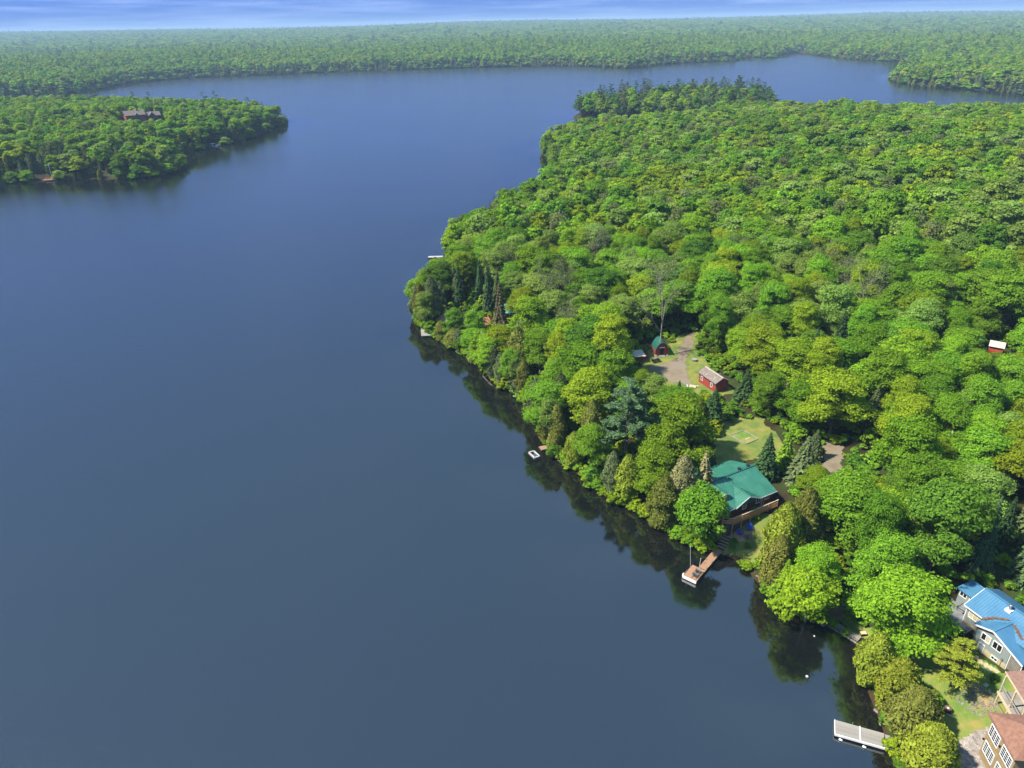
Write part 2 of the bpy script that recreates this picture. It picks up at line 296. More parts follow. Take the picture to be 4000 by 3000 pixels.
class MB:
    def __init__(s): s.v, s.f = [], []
    def add(s, vs, fs):
        k = len(s.v); s.v += [tuple(p) for p in vs]; s.f += [tuple(i + k for i in f) for f in fs]; return s
    def box(s, x0, x1, y0, y1, z0, z1):
        return s.add([(x0,y0,z0),(x1,y0,z0),(x1,y1,z0),(x0,y1,z0),(x0,y0,z1),(x1,y0,z1),(x1,y1,z1),(x0,y1,z1)],
                     [(3,2,1,0),(4,5,6,7),(0,1,5,4),(1,2,6,5),(2,3,7,6),(3,0,4,7)])
    def beam(s, p, q, w, h):
        p, q = Vector(p), Vector(q); d = (q - p).normalized()
        a = d.cross(Vector((0, 0, 1))); a = a.normalized() if a.length > 1e-4 else Vector((1, 0, 0)); c = a.cross(d).normalized()
        a, c = a * w / 2, c * h / 2
        return s.add([p-a-c, p+a-c, p+a+c, p-a+c, q-a-c, q+a-c, q+a+c, q-a+c], [(3,2,1,0),(4,5,6,7),(0,1,5,4),(1,2,6,5),(2,3,7,6),(3,0,4,7)])
    def tube(s, p, q, r1, r2, n=6, cap=True):
        p, q = Vector(p), Vector(q); d = (q - p).normalized()
        a = d.cross(Vector((0.3, 0.1, 1))).normalized(); c = d.cross(a)
        vs = [o + (a * math.cos(t) + c * math.sin(t)) * r for o, r in ((p, r1), (q, r2)) for t in [2 * math.pi * i / n for i in range(n)]]
        fs = [(i, (i + 1) % n, n + (i + 1) % n, n + i) for i in range(n)]
        if cap: fs += [tuple(range(n))[::-1], tuple(range(n, 2 * n))]
        return s.add(vs, fs)
    def slab(s, pts, t):
        """polygon with thickness t downwards along its normal"""
        P = [Vector(p) for p in pts]; nn = (P[1] - P[0]).cross(P[2] - P[0]).normalized()
        if nn.z < 0: P.reverse(); nn = -nn
        k = len(P)
        return s.add(P + [p - nn * t for p in P], [tuple(range(k)), tuple(range(2*k-1, k-1, -1))] + [(i, k+i, k+(i+1)%k, (i+1)%k) for i in range(k)])
    def prism(s, prof, x0, x1):
        """profile of (y, z) points swept along x"""
        k = len(prof)
        return s.add([(x0, y, z) for y, z in prof] + [(x1, y, z) for y, z in prof],
                     [tuple(range(k)), tuple(range(2*k-1, k-1, -1))] + [(i, k+i, k+(i+1)%k, (i+1)%k) for i in range(k)])
    def mesh(s, name, mat=None, smooth=False):
        me = bpy.data.meshes.new(name); me.from_pydata(s.v, [], s.f); me.update()
        if mat: me.materials.append(MATS[mat])
        if smooth: me.shade_smooth()
        return me
    def build(s, name, mat, parent=None, loc=(0, 0, 0), rz=0.0, smooth=False):
        return link(name, s.mesh(name, mat, smooth), parent, loc, rz)

def quads_mesh(name, V, mats, nmat_split=None):
    """fast mesh of separate quads: V is (n, 4, 3)"""
    V = np.ascontiguousarray(V, dtype=np.float32); k = len(V)
    me = bpy.data.meshes.new(name)
    me.vertices.add(k * 4); me.vertices.foreach_set('co', V.ravel())
    me.loops.add(k * 4); me.loops.foreach_set('vertex_index', np.arange(k * 4, dtype=np.int32))
    me.polygons.add(k); me.polygons.foreach_set('loop_start', np.arange(0, k * 4, 4, dtype=np.int32)); me.polygons.foreach_set('loop_total', np.full(k, 4, dtype=np.int32))
    me.update(calc_edges=True)
    for mm in mats: me.materials.append(MATS[mm])
    return me

def grid_mesh(name, cells, Z, mat):
    used = np.unique(np.concatenate([cells[:, 0] * len(GX) + cells[:, 1], cells[:, 0] * len(GX) + cells[:, 1] + 1, (cells[:, 0] + 1) * len(GX) + cells[:, 1], (cells[:, 0] + 1) * len(GX) + cells[:, 1] + 1]))
    back = np.full(len(GX) * len(GY), -1); back[used] = np.arange(len(used))
    a = cells[:, 0] * len(GX) + cells[:, 1]
    F = back[np.stack([a, a + 1, a + 1 + len(GX), a + len(GX)], 1)]
    V = np.stack([GXX.ravel()[used], GYY.ravel()[used], Z.ravel()[used]], 1).astype(np.float32)
    me = bpy.data.meshes.new(name); k = len(F)
    me.vertices.add(len(V)); me.vertices.foreach_set('co', V.ravel())
    me.loops.add(k * 4); me.loops.foreach_set('vertex_index', F.ravel().astype(np.int32))
    me.polygons.add(k); me.polygons.foreach_set('loop_start', np.arange(0, k * 4, 4, dtype=np.int32)); me.polygons.foreach_set('loop_total', np.full(k, 4, dtype=np.int32))
    me.update(calc_edges=True); me.materials.append(MATS[mat]); me.shade_smooth()
    return me, used

# ------------------------------------------------------------------ ground and lake
jj, ii = np.meshgrid(np.arange(len(GY) - 1), np.arange(len(GX) - 1), indexing='ij')
allc = np.stack([jj.ravel(), ii.ravel()], 1)
me, _ = grid_mesh('ground', allc, GZ, 'forest_floor'); tag(link('ground', me), kind='structure')
c4 = np.minimum(np.minimum(GD[:-1, :-1], GD[1:, :-1]), np.minimum(GD[:-1, 1:], GD[1:, 1:])) < 1.0
me, used = grid_mesh('lake', allc[c4.ravel()], np.zeros_like(GZ), 'lake_water')
a = me.attributes.new('shore', 'FLOAT', 'POINT'); a.data.foreach_set('value', np.maximum(-GD.ravel()[used], 0).astype(np.float32))
tag(link('lake', me), kind='structure')

def in_poly(x, y, poly):
    return signed_dist(np.asarray(x, float), np.asarray(y, float), poly)

def sheet(name, poly, mat, lift=0.05, step=0.3, rag=0.7):
    """ground cover draped on the land inside a ragged outline"""
    P = np.array(poly); xs = np.arange(P[:, 0].min() - 1, P[:, 0].max() + 1 + step, step); ys = np.arange(P[:, 1].min() - 1, P[:, 1].max() + 1 + step, step)
    X, Y = np.meshgrid(xs, ys)
    Dm = signed_dist(X, Y, poly) + rag * vnoise(X, Y, 1.7, 11) + rag * 0.5 * vnoise(X, Y, 0.7, 12)
    # pull border vertices onto the outline
    Z = grid_sample(GZ, X, Y) + lift
    keep = (Dm[:-1, :-1] > -step * 0.3) & (Dm[1:, :-1] > -step * 0.3) & (Dm[:-1, 1:] > -step * 0.3) & (Dm[1:, 1:] > -step * 0.3)
    V = list(zip(X.ravel(), Y.ravel(), Z.ravel())); w = len(xs)
    F = [(j * w + i, j * w + i + 1, (j + 1) * w + i + 1, (j + 1) * w + i) for j, i in zip(*np.nonzero(keep))]
    mb = MB(); idx = sorted({q for f in F for q in f}); bk = {q: k for k, q in enumerate(idx)}
    mb.v = [V[q] for q in idx]; mb.f = [tuple(bk[q] for q in f) for f in F]
    return tag(mb.build(name, mat, smooth=True), kind='structure')

# ------------------------------------------------------------------ trees: a small library of each kind, then individuals
def unit(v): return v / (np.linalg.norm(v, axis=-1, keepdims=True) + 1e-9)
def rdir(rng, k): return unit(rng.normal(size=(k, 3)))
def cards(C, N, size, rng, aspect=0.62, T=None):
    k = len(C); N = unit(N)
    if T is None: T = rng.normal(size=(k, 3))
    T = unit(T - N * (T * N).sum(1, keepdims=True)); B = np.cross(N, T)
    a = (size * rng.uniform(0.65, 1.35, (k, 1))); b = a * aspect * rng.uniform(0.7, 1.2, (k, 1))
    fold = N * a * rng.uniform(-0.25, 0.25, (k, 1))
    return np.stack([C + T * a + fold, C + B * b, C - T * a + fold, C - B * b], 1)

def broadleaf(rng, Rr, Hh, base, lobes, puffs, per, size, open_=0.0):
    ch = Hh - base; out = []; cents = []
    for i in range(lobes):
        if i == 0: c = np.array([0, 0, Hh - 0.34 * ch]); lr = 0.50 * Rr
        else:
            az = i * 2.399 + rng.uniform(-0.5, 0.5); u = rng.uniform(0.0, 1.0)
            rad = Rr * (0.72 - 0.46 * u) * rng.uniform(0.6, 1.2)
            c = np.array([rad * math.cos(az), rad * math.sin(az), base + ch * (0.12 + 0.66 * u)]); lr = Rr * rng.uniform(0.27, 0.50)
        cents.append((c, lr))
        d = rdir(rng, puffs * 2); d = d[d[:, 2] > -0.45][:puffs]
        pc = c + d * lr * rng.uniform(0.72, 1.05, (len(d), 1)) * np.array([1, 1, 0.95]); pr_ = Rr * rng.uniform(0.17, 0.29, len(d))
        for p, q, dd in zip(pc, pr_, d):
            if rng.random() < open_: continue
            e = rdir(rng, per); e[:, 2] = np.abs(e[:, 2]) * 0.9 - 0.15; e = unit(e + 0.35 * dd)
            C = p + e * q * rng.uniform(0.45, 1.1, (per, 1)) * np.array([1.1, 1.1, 0.80])
            out.append(cards(C, e * 0.6 + dd * 0.35 + np.array([0, 0, 0.35]) + rng.normal(size=(per, 3)) * 0.38, size, rng))
    return np.concatenate(out), cents

def conifer(rng, Rr, Hh, levels, branches, per, size, low=0.06, droop=0.30, power=0.9):
    out = []
    for i in range(levels):
        u = i / (levels - 1); z = Hh * (low + (0.985 - low) * u); r = Rr * (1 - u) ** power * rng.uniform(0.86, 1.1) + 0.06
        nb = max(4, int(branches * (1 - 0.5 * u))); a0 = rng.uniform(0, 6.28)
        for kx in range(nb):
            az = a0 + 6.283 * kx / nb + rng.uniform(-0.25, 0.25); rr = r * rng.uniform(0.78, 1.12)
            f = rng.uniform(0.22, 1.0, per) ** 0.75; side = rng.normal(size=per) * 0.16 * rr * (1.25 - f)
            dx, dy = math.cos(az), math.sin(az)
            C = np.stack([dx * rr * f - dy * side, dy * rr * f + dx * side, z - droop * rr * f ** 1.4 + rng.normal(size=per) * 0.05], 1)
            T = np.stack([np.full(per, dx), np.full(per, dy), np.full(per, -droop * 1.2)], 1) + rng.normal(size=(per, 3)) * 0.35
            N = np.array([dx * 0.25, dy * 0.25, 1.0]) + rng.normal(size=(per, 3)) * 0.3
            out.append(cards(C, N, size * (0.45 + 0.75 * (1 - u)), rng, 0.5, T))
    return np.concatenate(out)

def cedar_crown(rng, Rr, Hh, k, size, lumps=26):
    u = rng.uniform(0, 1, k) ** 1.15; az = rng.uniform(0, 6.283, k)
    prof = lambda q: (1 - q) ** 0.62 * (q + 0.16) ** 0.40
    top = max(prof(np.linspace(0, 1, 60)))
    rad = Rr * prof(u) / top
    lu, la, ls = rng.uniform(0, 0.95, lumps), rng.uniform(0, 6.283, lumps), rng.uniform(0.08, 0.30, lumps)
    bulge = np.zeros(k)
    for x, y, q in zip(lu, la, ls):
        da = np.abs((az - y + math.pi) % (2 * math.pi) - math.pi)
        bulge = np.maximum(bulge, q * np.exp(-(da / 0.42) ** 2 - ((u - x) / 0.10) ** 2))
    rad = rad * (0.70 + 1.5 * bulge) * rng.uniform(0.72, 1.06, k)
    C = np.stack([rad * np.cos(az), rad * np.sin(az), 0.3 + u * (Hh - 0.3)], 1)
    N = np.stack([np.cos(az), np.sin(az), np.full(k, 0.45)], 1) + rng.normal(size=(k, 3)) * 0.5
    T = np.stack([np.cos(az) * 0.5, np.sin(az) * 0.5, np.full(k, 1.0)], 1) + rng.normal(size=(k, 3)) * 0.5
    return cards(C, N, size, rng, 0.42, T)

def pine_crown(rng, Rr, Hh, tiers, limbs, per, size):
    out = []; arms = []
    for i in range(tiers):
        u = i / (tiers - 1); z = Hh * (0.34 + 0.63 * u)
        for kx in range(max(3, int(limbs * (1 - 0.4 * u)))):
            az = rng.uniform(0, 6.283); L = Rr * (1.0 - 0.78 * u ** 1.6) * rng.uniform(0.55, 1.1)
            tip = np.array([math.cos(az) * L, math.sin(az) * L, z + 0.10 * L]); arms.append(((0, 0, z - 0.2), tuple(tip)))
            for f in ((0.55, 0.8, 1.0) if L > 1.8 else (0.6, 1.0)):
                c = np.array([math.cos(az) * L * f, math.sin(az) * L * f, z + 0.10 * L * f]) + rng.normal(size=3) * 0.2
                q = 0.30 * Rr * rng.uniform(0.6, 1.05) * (1 - 0.45 * u)
                e = rdir(rng, per); e[:, 2] = np.abs(e[:, 2])
                C = c + e * q * rng.uniform(0.3, 1.0, (per, 1)) * np.array([1, 1, 0.42])
                out.append(cards(C, np.array([0, 0, 0.8]) + e * 0.5 + rng.normal(size=(per, 3)) * 0.4, size, rng, 0.45))
    return np.concatenate(out), arms

def trunk_mesh(name, mat, H0, r, cents=(), arms=(), rng=None, seg=4):
    mb = MB(); pts = [Vector((0, 0, -0.6))]
    for i in range(1, seg + 1): pts.append(Vector((rng.uniform(-1, 1) * 0.10 * i * 0.6, rng.uniform(-1, 1) * 0.10 * i * 0.6, H0 * i / seg)))
    for i in range(seg): mb.tube(pts[i], pts[i + 1], r * (1 - 0.8 * i / seg), r * (1 - 0.8 * (i + 1) / seg), 7)
    for c, lr in cents:
        k = min(seg - 1, max(1, int(seg * max(0.3, (c[2] - lr * 1.4) / H0)))); p = pts[k]
        mid = p.lerp(Vector(c), 0.5) + Vector((0, 0, -0.25)); mb.tube(p, mid, r * 0.42, r * 0.28, 5, False); mb.tube(mid, Vector(c) + Vector((0, 0, lr * 0.3)), r * 0.28, r * 0.10, 5, False)
    for p, q in arms: mb.tube(p, q, r * 0.30, r * 0.08, 4, False)
    return mb.mesh(name, mat, True)

def bare_meshes(rng, Hh, spread):
    tr, tw = MB(), MB(); tips = []
    def grow(p, d, L, r, lev):
        q = p + d * L; (tr if lev < 2 else tw).tube(p, q, r, r * 0.62, 6 if lev < 2 else 4, False)
        if lev == 5: tips.append(q); return
        for k in range((4, 3, 3, 3, 2)[lev]):
            nd = (d + Vector(rng.normal(size=3)) * (0.42 if lev else 0.36) * spread + Vector((0, 0, 0.12))).normalized()
            grow(p + d * L * rng.uniform(0.55, 1.0), nd, L * rng.uniform(0.55, 0.78), r * 0.52, lev + 1)
    grow(Vector((0, 0, -0.5)), Vector((0.02, 0.03, 1)), Hh * 0.46, Hh * 0.0095, 0)
    C = np.array([tuple(t) for t in tips]); C = np.repeat(C, 6, 0) + rng.normal(size=(len(C) * 6, 3)) * 0.42
    V = cards(C, rdir(rng, len(C)) + np.array([0, 0, 0.5]), 0.16, rng)
    return tr.mesh('trunk', 'grey_bark', True), tw, V

LIB = {}
def lib_add(kind, trunk, crown, Rr, Hh): LIB.setdefault(kind, []).append((trunk, crown, Rr, Hh))
for sd_ in range(7):
    rng = np.random.default_rng(100 + sd_); Rr, Hh = 4.4, 13.0
    V, ce = broadleaf(rng, Rr, Hh, 2.2 + (sd_ % 3) * 0.6, 16, 17, 86, 0.165, 0.08)
    lib_add('maple', trunk_mesh('trunk', 'bark', Hh * 0.72, 0.24, ce, rng=rng), quads_mesh('crown', V, ['leaf']), Rr, Hh)
for sd_ in range(3):
    rng = np.random.default_rng(200 + sd_); Rr, Hh = 3.2, 12.0
    V, ce = broadleaf(rng, Rr, Hh, 1.7, 17, 14, 46, 0.18, 0.14)
    lib_add('birch', trunk_mesh('trunk', 'birch_bark', Hh * 0.85, 0.17, ce, rng=rng), quads_mesh('crown', V, ['leaf']), Rr, Hh)
for sd_ in range(4):
    rng = np.random.default_rng(300 + sd_); Rr, Hh = 2.4, 8.5
    lib_add('cedar', trunk_mesh('trunk', 'bark', Hh * 0.8, 0.17, rng=rng), quads_mesh('crown', cedar_crown(rng, Rr, Hh, 9000, 0.21, 60), ['needle']), Rr, Hh)
for sd_ in range(3):
    rng = np.random.default_rng(400 + sd_); Rr, Hh = 2.3, 9.0
    lib_add('spruce', trunk_mesh('trunk', 'bark', Hh * 0.95, 0.15, rng=rng), quads_mesh('crown', conifer(rng, Rr, Hh, 22, 14, 22, 0.34), ['needle']), Rr, Hh)
for sd_ in range(3):
    rng = np.random.default_rng(500 + sd_); Rr, Hh = 4.4, 15.5
    V, ar = pine_crown(rng, Rr, Hh, 9, 7, 70, 0.24)
    lib_add('pine', trunk_mesh('trunk', 'bark', Hh * 0.97, 0.24, arms=ar, rng=rng), quads_mesh('crown', V, ['needle']), Rr, Hh)
for sd_ in range(3):
    rng = np.random.default_rng(600 + sd_)
    tr_m, tw, V = bare_meshes(rng, 14.0, 1.0)
    k0 = len(tw.v); tw.v += [tuple(p) for p in V.reshape(-1, 3)]; tw.f += [tuple(range(k0 + 4 * i, k0 + 4 * i + 4)) for i in range(len(V))]
    cmesh = tw.mesh('crown', 'grey_bark'); cmesh.materials.append(MATS['leaf'])
    for p in cmesh.polygons:
        if p.index >= len(cmesh.polygons) - len(V): p.material_index = 1
    lib_add('bare', tr_m, cmesh, 3.6, 14.0)

TINT = {'bright green': (0.178, 0.312, 0.020), 'yellow-green': (0.232, 0.320, 0.018), 'deep green': (0.115, 0.228, 0.024), 'mid green': (0.152, 0.285, 0.022), 'pale green': (0.202, 0.296, 0.054),
        'olive': (0.150, 0.165, 0.030), 'yellow-olive': (0.195, 0.240, 0.024), 'dark green': (0.045, 0.090, 0.030), 'blue-green': (0.080, 0.145, 0.060), 'grey-green': (0.110, 0.145, 0.055),
        'brown': (0.135, 0.120, 0.055), 'straw-coloured': (0.25, 0.235, 0.10), 'grey-brown': (0.27, 0.25, 0.12), 'ash-green': (0.17, 0.20, 0.075)}
COUNT = {}
def plant(kind, x, y, Rr, Hh, tint, label, group=None, rot=None, lean=None, variant=None):
    k = COUNT.get(kind, 0); COUNT[kind] = k + 1
    tr_m, cr_m, r_, h_ = LIB[kind][(k * 5 + k // 7) % len(LIB[kind]) if variant is None else variant]
    o = thing(kind + '_tree', label, 'tree', (x, y, gz(x, y)), 0, group)
    o.scale = (Rr / r_, Rr / r_, Hh / h_)
    if lean:
        ax = Vector((-lean[1], lean[0], 0)); o.rotation_mode = 'QUATERNION'
        o.rotation_quaternion = Matrix.Rotation(ax.length, 4, ax).to_quaternion() @ Matrix.Rotation((k * 2.399) % 6.283 if rot is None else rot, 4, 'Z').to_quaternion()
    else: o.rotation_euler = (0, 0, (k * 2.399) % 6.283 if rot is None else rot)
    link('trunk', tr_m, o); c = link('crown', cr_m, o); c.color = (*TINT[tint], 1)
    return o

SPECIAL = [
 ('cedar', 44.4, 62.6, 2.5, 7.6, 'yellow-olive', 'dense yellow-green cedar on the shore just past the stone breakwall', None),
 ('cedar', 45.2, 58.5, 2.7, 7.2, 'yellow-olive', 'dense yellow-green cedar, second along the shore row from the breakwall', None),
 ('cedar', 45.0, 54.5, 3.1, 7.2, 'olive', 'broad olive cedar on the shore, third in the row from the breakwall', None),
 ('cedar', 44.4, 49.9, 3.0, 7.0, 'yellow-olive', 'broad yellow-green cedar overhanging the landward end of the grey dock', None),
 ('maple', 48.4, 66.0, 5.5, 13.6, 'bright green', 'big bright green maple standing in front of the grey deck', None),
 ('pine', 52.3, 59.6, 2.7, 7.6, 'yellow-olive', 'small yellow-green pine on the grass below the grey house', None),
 ('birch', 40.0, 72.6, 3.9, 11.5, 'yellow-green', 'yellow-green birch leaning over the water beside the breakwall', (-0.16, -0.12)),
 ('cedar', 39.2, 82.0, 3.1, 12.0, 'yellow-olive', 'tall yellow-olive cedar by the fire pit lawn', None),
 ('cedar', 43.0, 84.4, 2.9, 11.5, 'olive', 'tall olive cedar in the trees behind the fire pit', None),
 ('cedar', 37.9, 79.4, 2.4, 9.0, 'olive', 'olive cedar on the bank past the fire pit lawn', None),
 ('spruce', 38.3, 77.0, 2.2, 7.0, 'mid green', 'fresh green spruce on the water edge past the fire pit lawn', None),
 ('maple', 41.6, 76.2, 3.2, 9.8, 'bright green', 'bright green maple on the bank behind the leaning birch', None),
 ('birch', 29.6, 89.9, 4.4, 12.6, 'mid green', 'green birch with pale limbs overhanging the water beside the brown dock', (-0.10, -0.17)),
 ('cedar', 24.4, 94.3, 2.7, 9.4, 'olive', 'dull olive cedar on the bank beside the birch at the brown dock', None),
 ('spruce', 30.8, 95.4, 2.7, 11.5, 'straw-coloured', 'straw-coloured dying spruce against the corner of the green roof', None),
 ('cedar', 27.4, 95.2, 2.7, 11.5, 'straw-coloured', 'thin straw-coloured cedar behind the birch at the brown dock', None),
 ('spruce', 43.2, 101.6, 2.3, 8.8, 'dark green', 'dark green spruce close behind the gable end of the green roof', None),
 ('spruce', 49.0, 100.0, 2.9, 8.6, 'grey-green', 'full grey-green spruce beside the driveway behind the cottage', None),
 ('spruce', 47.2, 103.6, 2.0, 7.6, 'mid green', 'green spruce standing between two other spruces behind the cottage', None),
 ('spruce', 53.0, 105.6, 1.7, 6.0, 'grey-green', 'small grey-green spruce at the edge of the driveway behind the cottage', None),
 ('pine', 20.8, 111.2, 5.2, 16.0, 'blue-green', 'big blue-green white pine rising above the shore trees', None),
 ('maple', 14.3, 132.3, 6.2, 14.0, 'bright green', 'very broad bright green maple on the bank below the gravel yard', None),
 ('maple', 20.9, 127.2, 4.6, 13.6, 'mid green', 'mid green maple between the broad maple and the big pine', None),
 ('maple', 8.9, 134.4, 3.4, 10.5, 'mid green', 'mid green maple low on the bank below the broad maple', None),
 ('maple', 23.9, 99.0, 4.0, 11.5, 'bright green', 'bright green maple on the bank behind the dull olive cedar', None),
 ('maple', 14.4, 110.0, 3.4, 10.2, 'mid green', 'mid green maple leaning out over the small white floating frame', (-0.1, -0.06)),
 ('cedar', 15.0, 116.2, 2.5, 10.0, 'olive', 'olive cedar on the bank below the big white pine', None),
 ('cedar', 1.6, 148.3, 3.2, 12.0, 'olive', 'large olive cedar above the fallen branches in the water', None),
 ('cedar', 17.3, 103.7, 1.9, 8.0, 'grey-green', 'narrow grey-green cedar at the water edge below the olive cedar', None),
 ('spruce', -2.6, 165.7, 2.7, 16.0, 'brown', 'tall browning spruce beside the wooden steps on the point', None),
 ('birch', -9.3, 166.8, 3.2, 11.5, 'bright green', 'bright green birch with two white trunks above the rocky bank', None),
 ('birch', -14.6, 172.4, 2.8, 10.0, 'mid green', 'mid green birch beside the sandy patch on the point', None),
 ('cedar', -24.9, 186.2, 2.3, 11.0, 'olive', 'rounded olive cedar at the very tip of the point', None),
 ('cedar', -21.8, 187.0, 3.0, 11.5, 'grey-green', 'rounded grey-green cedar just behind the square dock', None),
 ('spruce', -6.0, 183.0, 1.8, 14.5, 'blue-green', 'slim blue-green spruce behind the browning spruce', None),
 ('spruce', -14.2, 188.6, 1.8, 14.0, 'dark green', 'slim dark green spruce behind the sandy patch', None),
 ('spruce', -8.6, 190.4, 1.5, 12.5, 'blue-green', 'slim blue-green spruce, smallest of the three tall ones on the point', None),
 ('maple', -13.4, 199.2, 4.6, 13.6, 'yellow-green', 'yellow-green maple above the slim spruces on the point', None),
 ('maple', 3.4, 171.5, 4.3, 11.5, 'yellow-green', 'yellow-green maple in front of the hidden teal roof', None),
 ('spruce', 46.9, 126.0, 2.5, 7.0, 'dark green', 'broad dark spruce behind the dark end of the red shed', None),
 ('maple', 49.5, 121.6, 3.4, 9.0, 'mid green', 'mid green maple between the red shed and the garden lawn', None),
 ('bare', 34.2, 149.2, 5.0, 21.0, 'ash-green', 'very tall thinly leaved pale tree rising in front of the barn-shaped hut', None),
 ('cedar', 33.6, 110.6, 2.1, 10.6, 'olive', 'olive cedar at the edge of the lawn with the garden bed', None),
 ('spruce', 38.4, 118.2, 2.6, 8.0, 'dark green', 'dark green spruce shading the garden lawn', None),
 ('spruce', 34.9, 131.4, 0.8, 3.0, 'dark green', 'little dark green spruce on the grass below the gravel yard', None),
]
for kind, x, y, Rr, Hh, tn, lb, ln in SPECIAL: plant(kind, x, y, Rr, Hh, tn, lb, lean=ln)

# ---- the closed woods
CLEAR = [
 [(29.5,149),(29.5,137),(32,128.5),(36,127.5),(40,125.5),(46.5,127.5),(48.5,134),(44,139),(42.5,149),(45.5,161),(41,161),(37.8,153),(37.5,157),(32,157),(32,151)],
 [(31,86),(34,84),(37,83.5),(41,88.5),(45,92),(46.5,98),(51,106),(48.5,119.5),(41,119.5),(37,113.5),(34.5,106),(28.5,97.5),(30.5,91.5)],
 [(52,99),(56.8,110),(59.6,108.4),(56,98.6)],
 [(43.5,73),(47,70),(53,71.5),(58,75),(64,74.5),(70,68),(78,50),(75,30),(40,30),(47,52),(47.5,58),(47.5,63),(46,68)],
 [(104.5,139),(110.5,138),(110.5,145),(105,146)],
 [(-4,174.5),(4.5,174.5),(4.5,182),(-4,182)],
 [(-23,179),(-13,175),(-4.5,171),(-4.5,177),(-13,185.5),(-21,188)],
]
SIGHT = [(36,92,6.5),(32.5,91,5.6),(39,94,6),(41.5,97,8),(36,98,8.6),(33,96,8.6),(38,101,7),(31.5,89,1.5),(35.9,89.3,2),(37.4,89.7,2.2),(36.7,88.5,1.5),(34.5,87,1),(28,83,1),(35,85.5,0.8),
 (41,113,5),(43,113,5),(45,113,5),(41,109,4.6),(44,117,5.2),(54.5,102,5),(56.5,106,5.2),
 (40.5,133,7),(42.6,132,8.4),(41,130,6.5),(43.5,130,6.5),(34.6,149,7),(33,147,6),(35.8,149,6.6),(33,142,5.3),(36.5,139,5.4),(38,145,5.6),(40,150,6),(42,155,6.3),(43.5,158.5,6.5),(34,135,5.2),(30.5,148,6.6),(38,134,5.6),(41,143,5.8),
 (106.5,142.5,8.2),(107.8,142,8.6),(-1.6,175.8,7),(-18,183,2.3),(-16,181,2.3),(-5.7,176,3.6),(-22,179,0.5),(-24,178,0.5),(-22.5,176.5,0.5),(-28.5,248.5,0.5),(-27,249,0.5),(-25.5,249,0.5),(7.2,118.9,0.4),(-13,177,2.4),
 (45,71,0.6),(46,70,0.6),(47,69.4,0.8),(43.8,73,1.0),(54,69,3.7),(57,69.5,5),(60,72,5.8),(64,68,7.5),(61.5,69.8,7.9),(66,64,7.5),(58,62,3),(52,54,2),(49,58,2),(57,57,8)]
SPX = np.array([(s[1], s[2], s[3], s[4], s[0] == 'spruce') for s in SPECIAL], float)

def hex_points(x0, x1, y0, y1, s, rng, jit=0.36):
    xs, ys = np.arange(x0, x1, s), np.arange(y0, y1, s * 0.866)
    X, Y = np.meshgrid(xs, ys); X = X + (np.arange(len(ys)) % 2)[:, None] * s / 2
    return (X + rng.uniform(-jit, jit, X.shape) * s).ravel(), (Y + rng.uniform(-jit, jit, Y.shape) * s).ravel()
def frame_x(X, Y, Z):
    """how far across the picture a point stands: -1 and 1 are the edges"""
    depth = Y * math.cos(PITCH) + (CAM_H - Z) * math.sin(PITCH)
    return X / np.maximum(depth, 1) / (0.5 / FOCAL)

rng = np.random.default_rng(7)
X, Y = hex_points(-45, 700, 45, 760, 6.5, rng)
D = grid_sample(GD, X, Y); Z = grid_sample(GZ, X, Y)
ok = (signed_dist(X, Y, PENINSULA) > 0.9) & (np.abs(frame_x(X, Y, Z + 8)) < 1.07 + 14.0 / np.maximum(Y, 40))
ok &= ~((Y < 78) & (X < 47) & (D < 6))
for c in CLEAR: ok &= signed_dist(X, Y, c) < -1.7
X, Y = X[ok], Y[ok]
# a close row along the bank, leaning out over the water
BX, BY, KB = [], [], []
for (ax, ay), (bx, by) in zip(PENINSULA[13:64], PENINSULA[14:65]):
    L = math.hypot(bx - ax, by - ay); nx_, ny_ = (by - ay) / L, -(bx - ax) / L
    for q in range(max(1, int(L / (2.7 if ay < 200 else 4.0) + rng.random()))):
        f = rng.random(); off = rng.uniform(0.1, 1.2); x, y = ax + (bx - ax) * f + nx_ * off, ay + (by - ay) * f + ny_ * off
        if 31.2 < x < 38.4 and 80 < y < 89: continue
        BX.append(x); BY.append(y); KB.append(str(rng.choice(['cedar', 'birch', 'maple'], p=[0.45, 0.28, 0.27])))
BX, BY, KB = np.array(BX), np.array(BY), np.array(KB, dtype='<U8')
okb = np.ones(len(BX), bool)
for c in CLEAR: okb &= signed_dist(BX, BY, c) < -0.3
BX, BY, KB = BX[okb], BY[okb], KB[okb]; NB = len(BX)
far_enough = np.array([np.min(np.hypot(BX - x, BY - y)) > 2.2 for x, y in zip(X, Y)]); X, Y = X[far_enough], Y[far_enough]
X, Y = np.concatenate([BX, X]), np.concatenate([BY, Y]); D = grid_sample(GD, X, Y); Z = grid_sample(GZ, X, Y)
u1, u2, u3, u4 = (rng.random(len(X)) for _ in range(4))
patch = vnoise(X, Y, 34, 21) + 0.5 * vnoise(X, Y, 13, 22)
point = (Y > 600) & (X < 262)
tip = (X < 8 + (Y - 150) * 0.02) & (Y > 138) & (D < 26)
KIND = np.full(len(X), 'maple', dtype='<U8')
KIND[:NB] = KB
KIND[(u1 < 0.06)] = 'bare'; KIND[(u1 > 0.955)] = 'birch'
KIND[(patch < -0.78) & (u2 < 0.6)] = 'spruce'
KIND[(patch > 0.86) & (u2 < 0.42)] = 'bare'; KIND[(KIND == 'bare') & (Y < 150)] = 'maple'
edge = D < 7.5
kb_row = np.arange(len(X)) < NB
KIND[kb_row] = KB
edge &= ~kb_row; tip &= ~kb_row
KIND[edge & (u1 < 0.42)] = 'cedar'; KIND[edge & (u1 > 0.42) & (u1 < 0.62)] = 'birch'
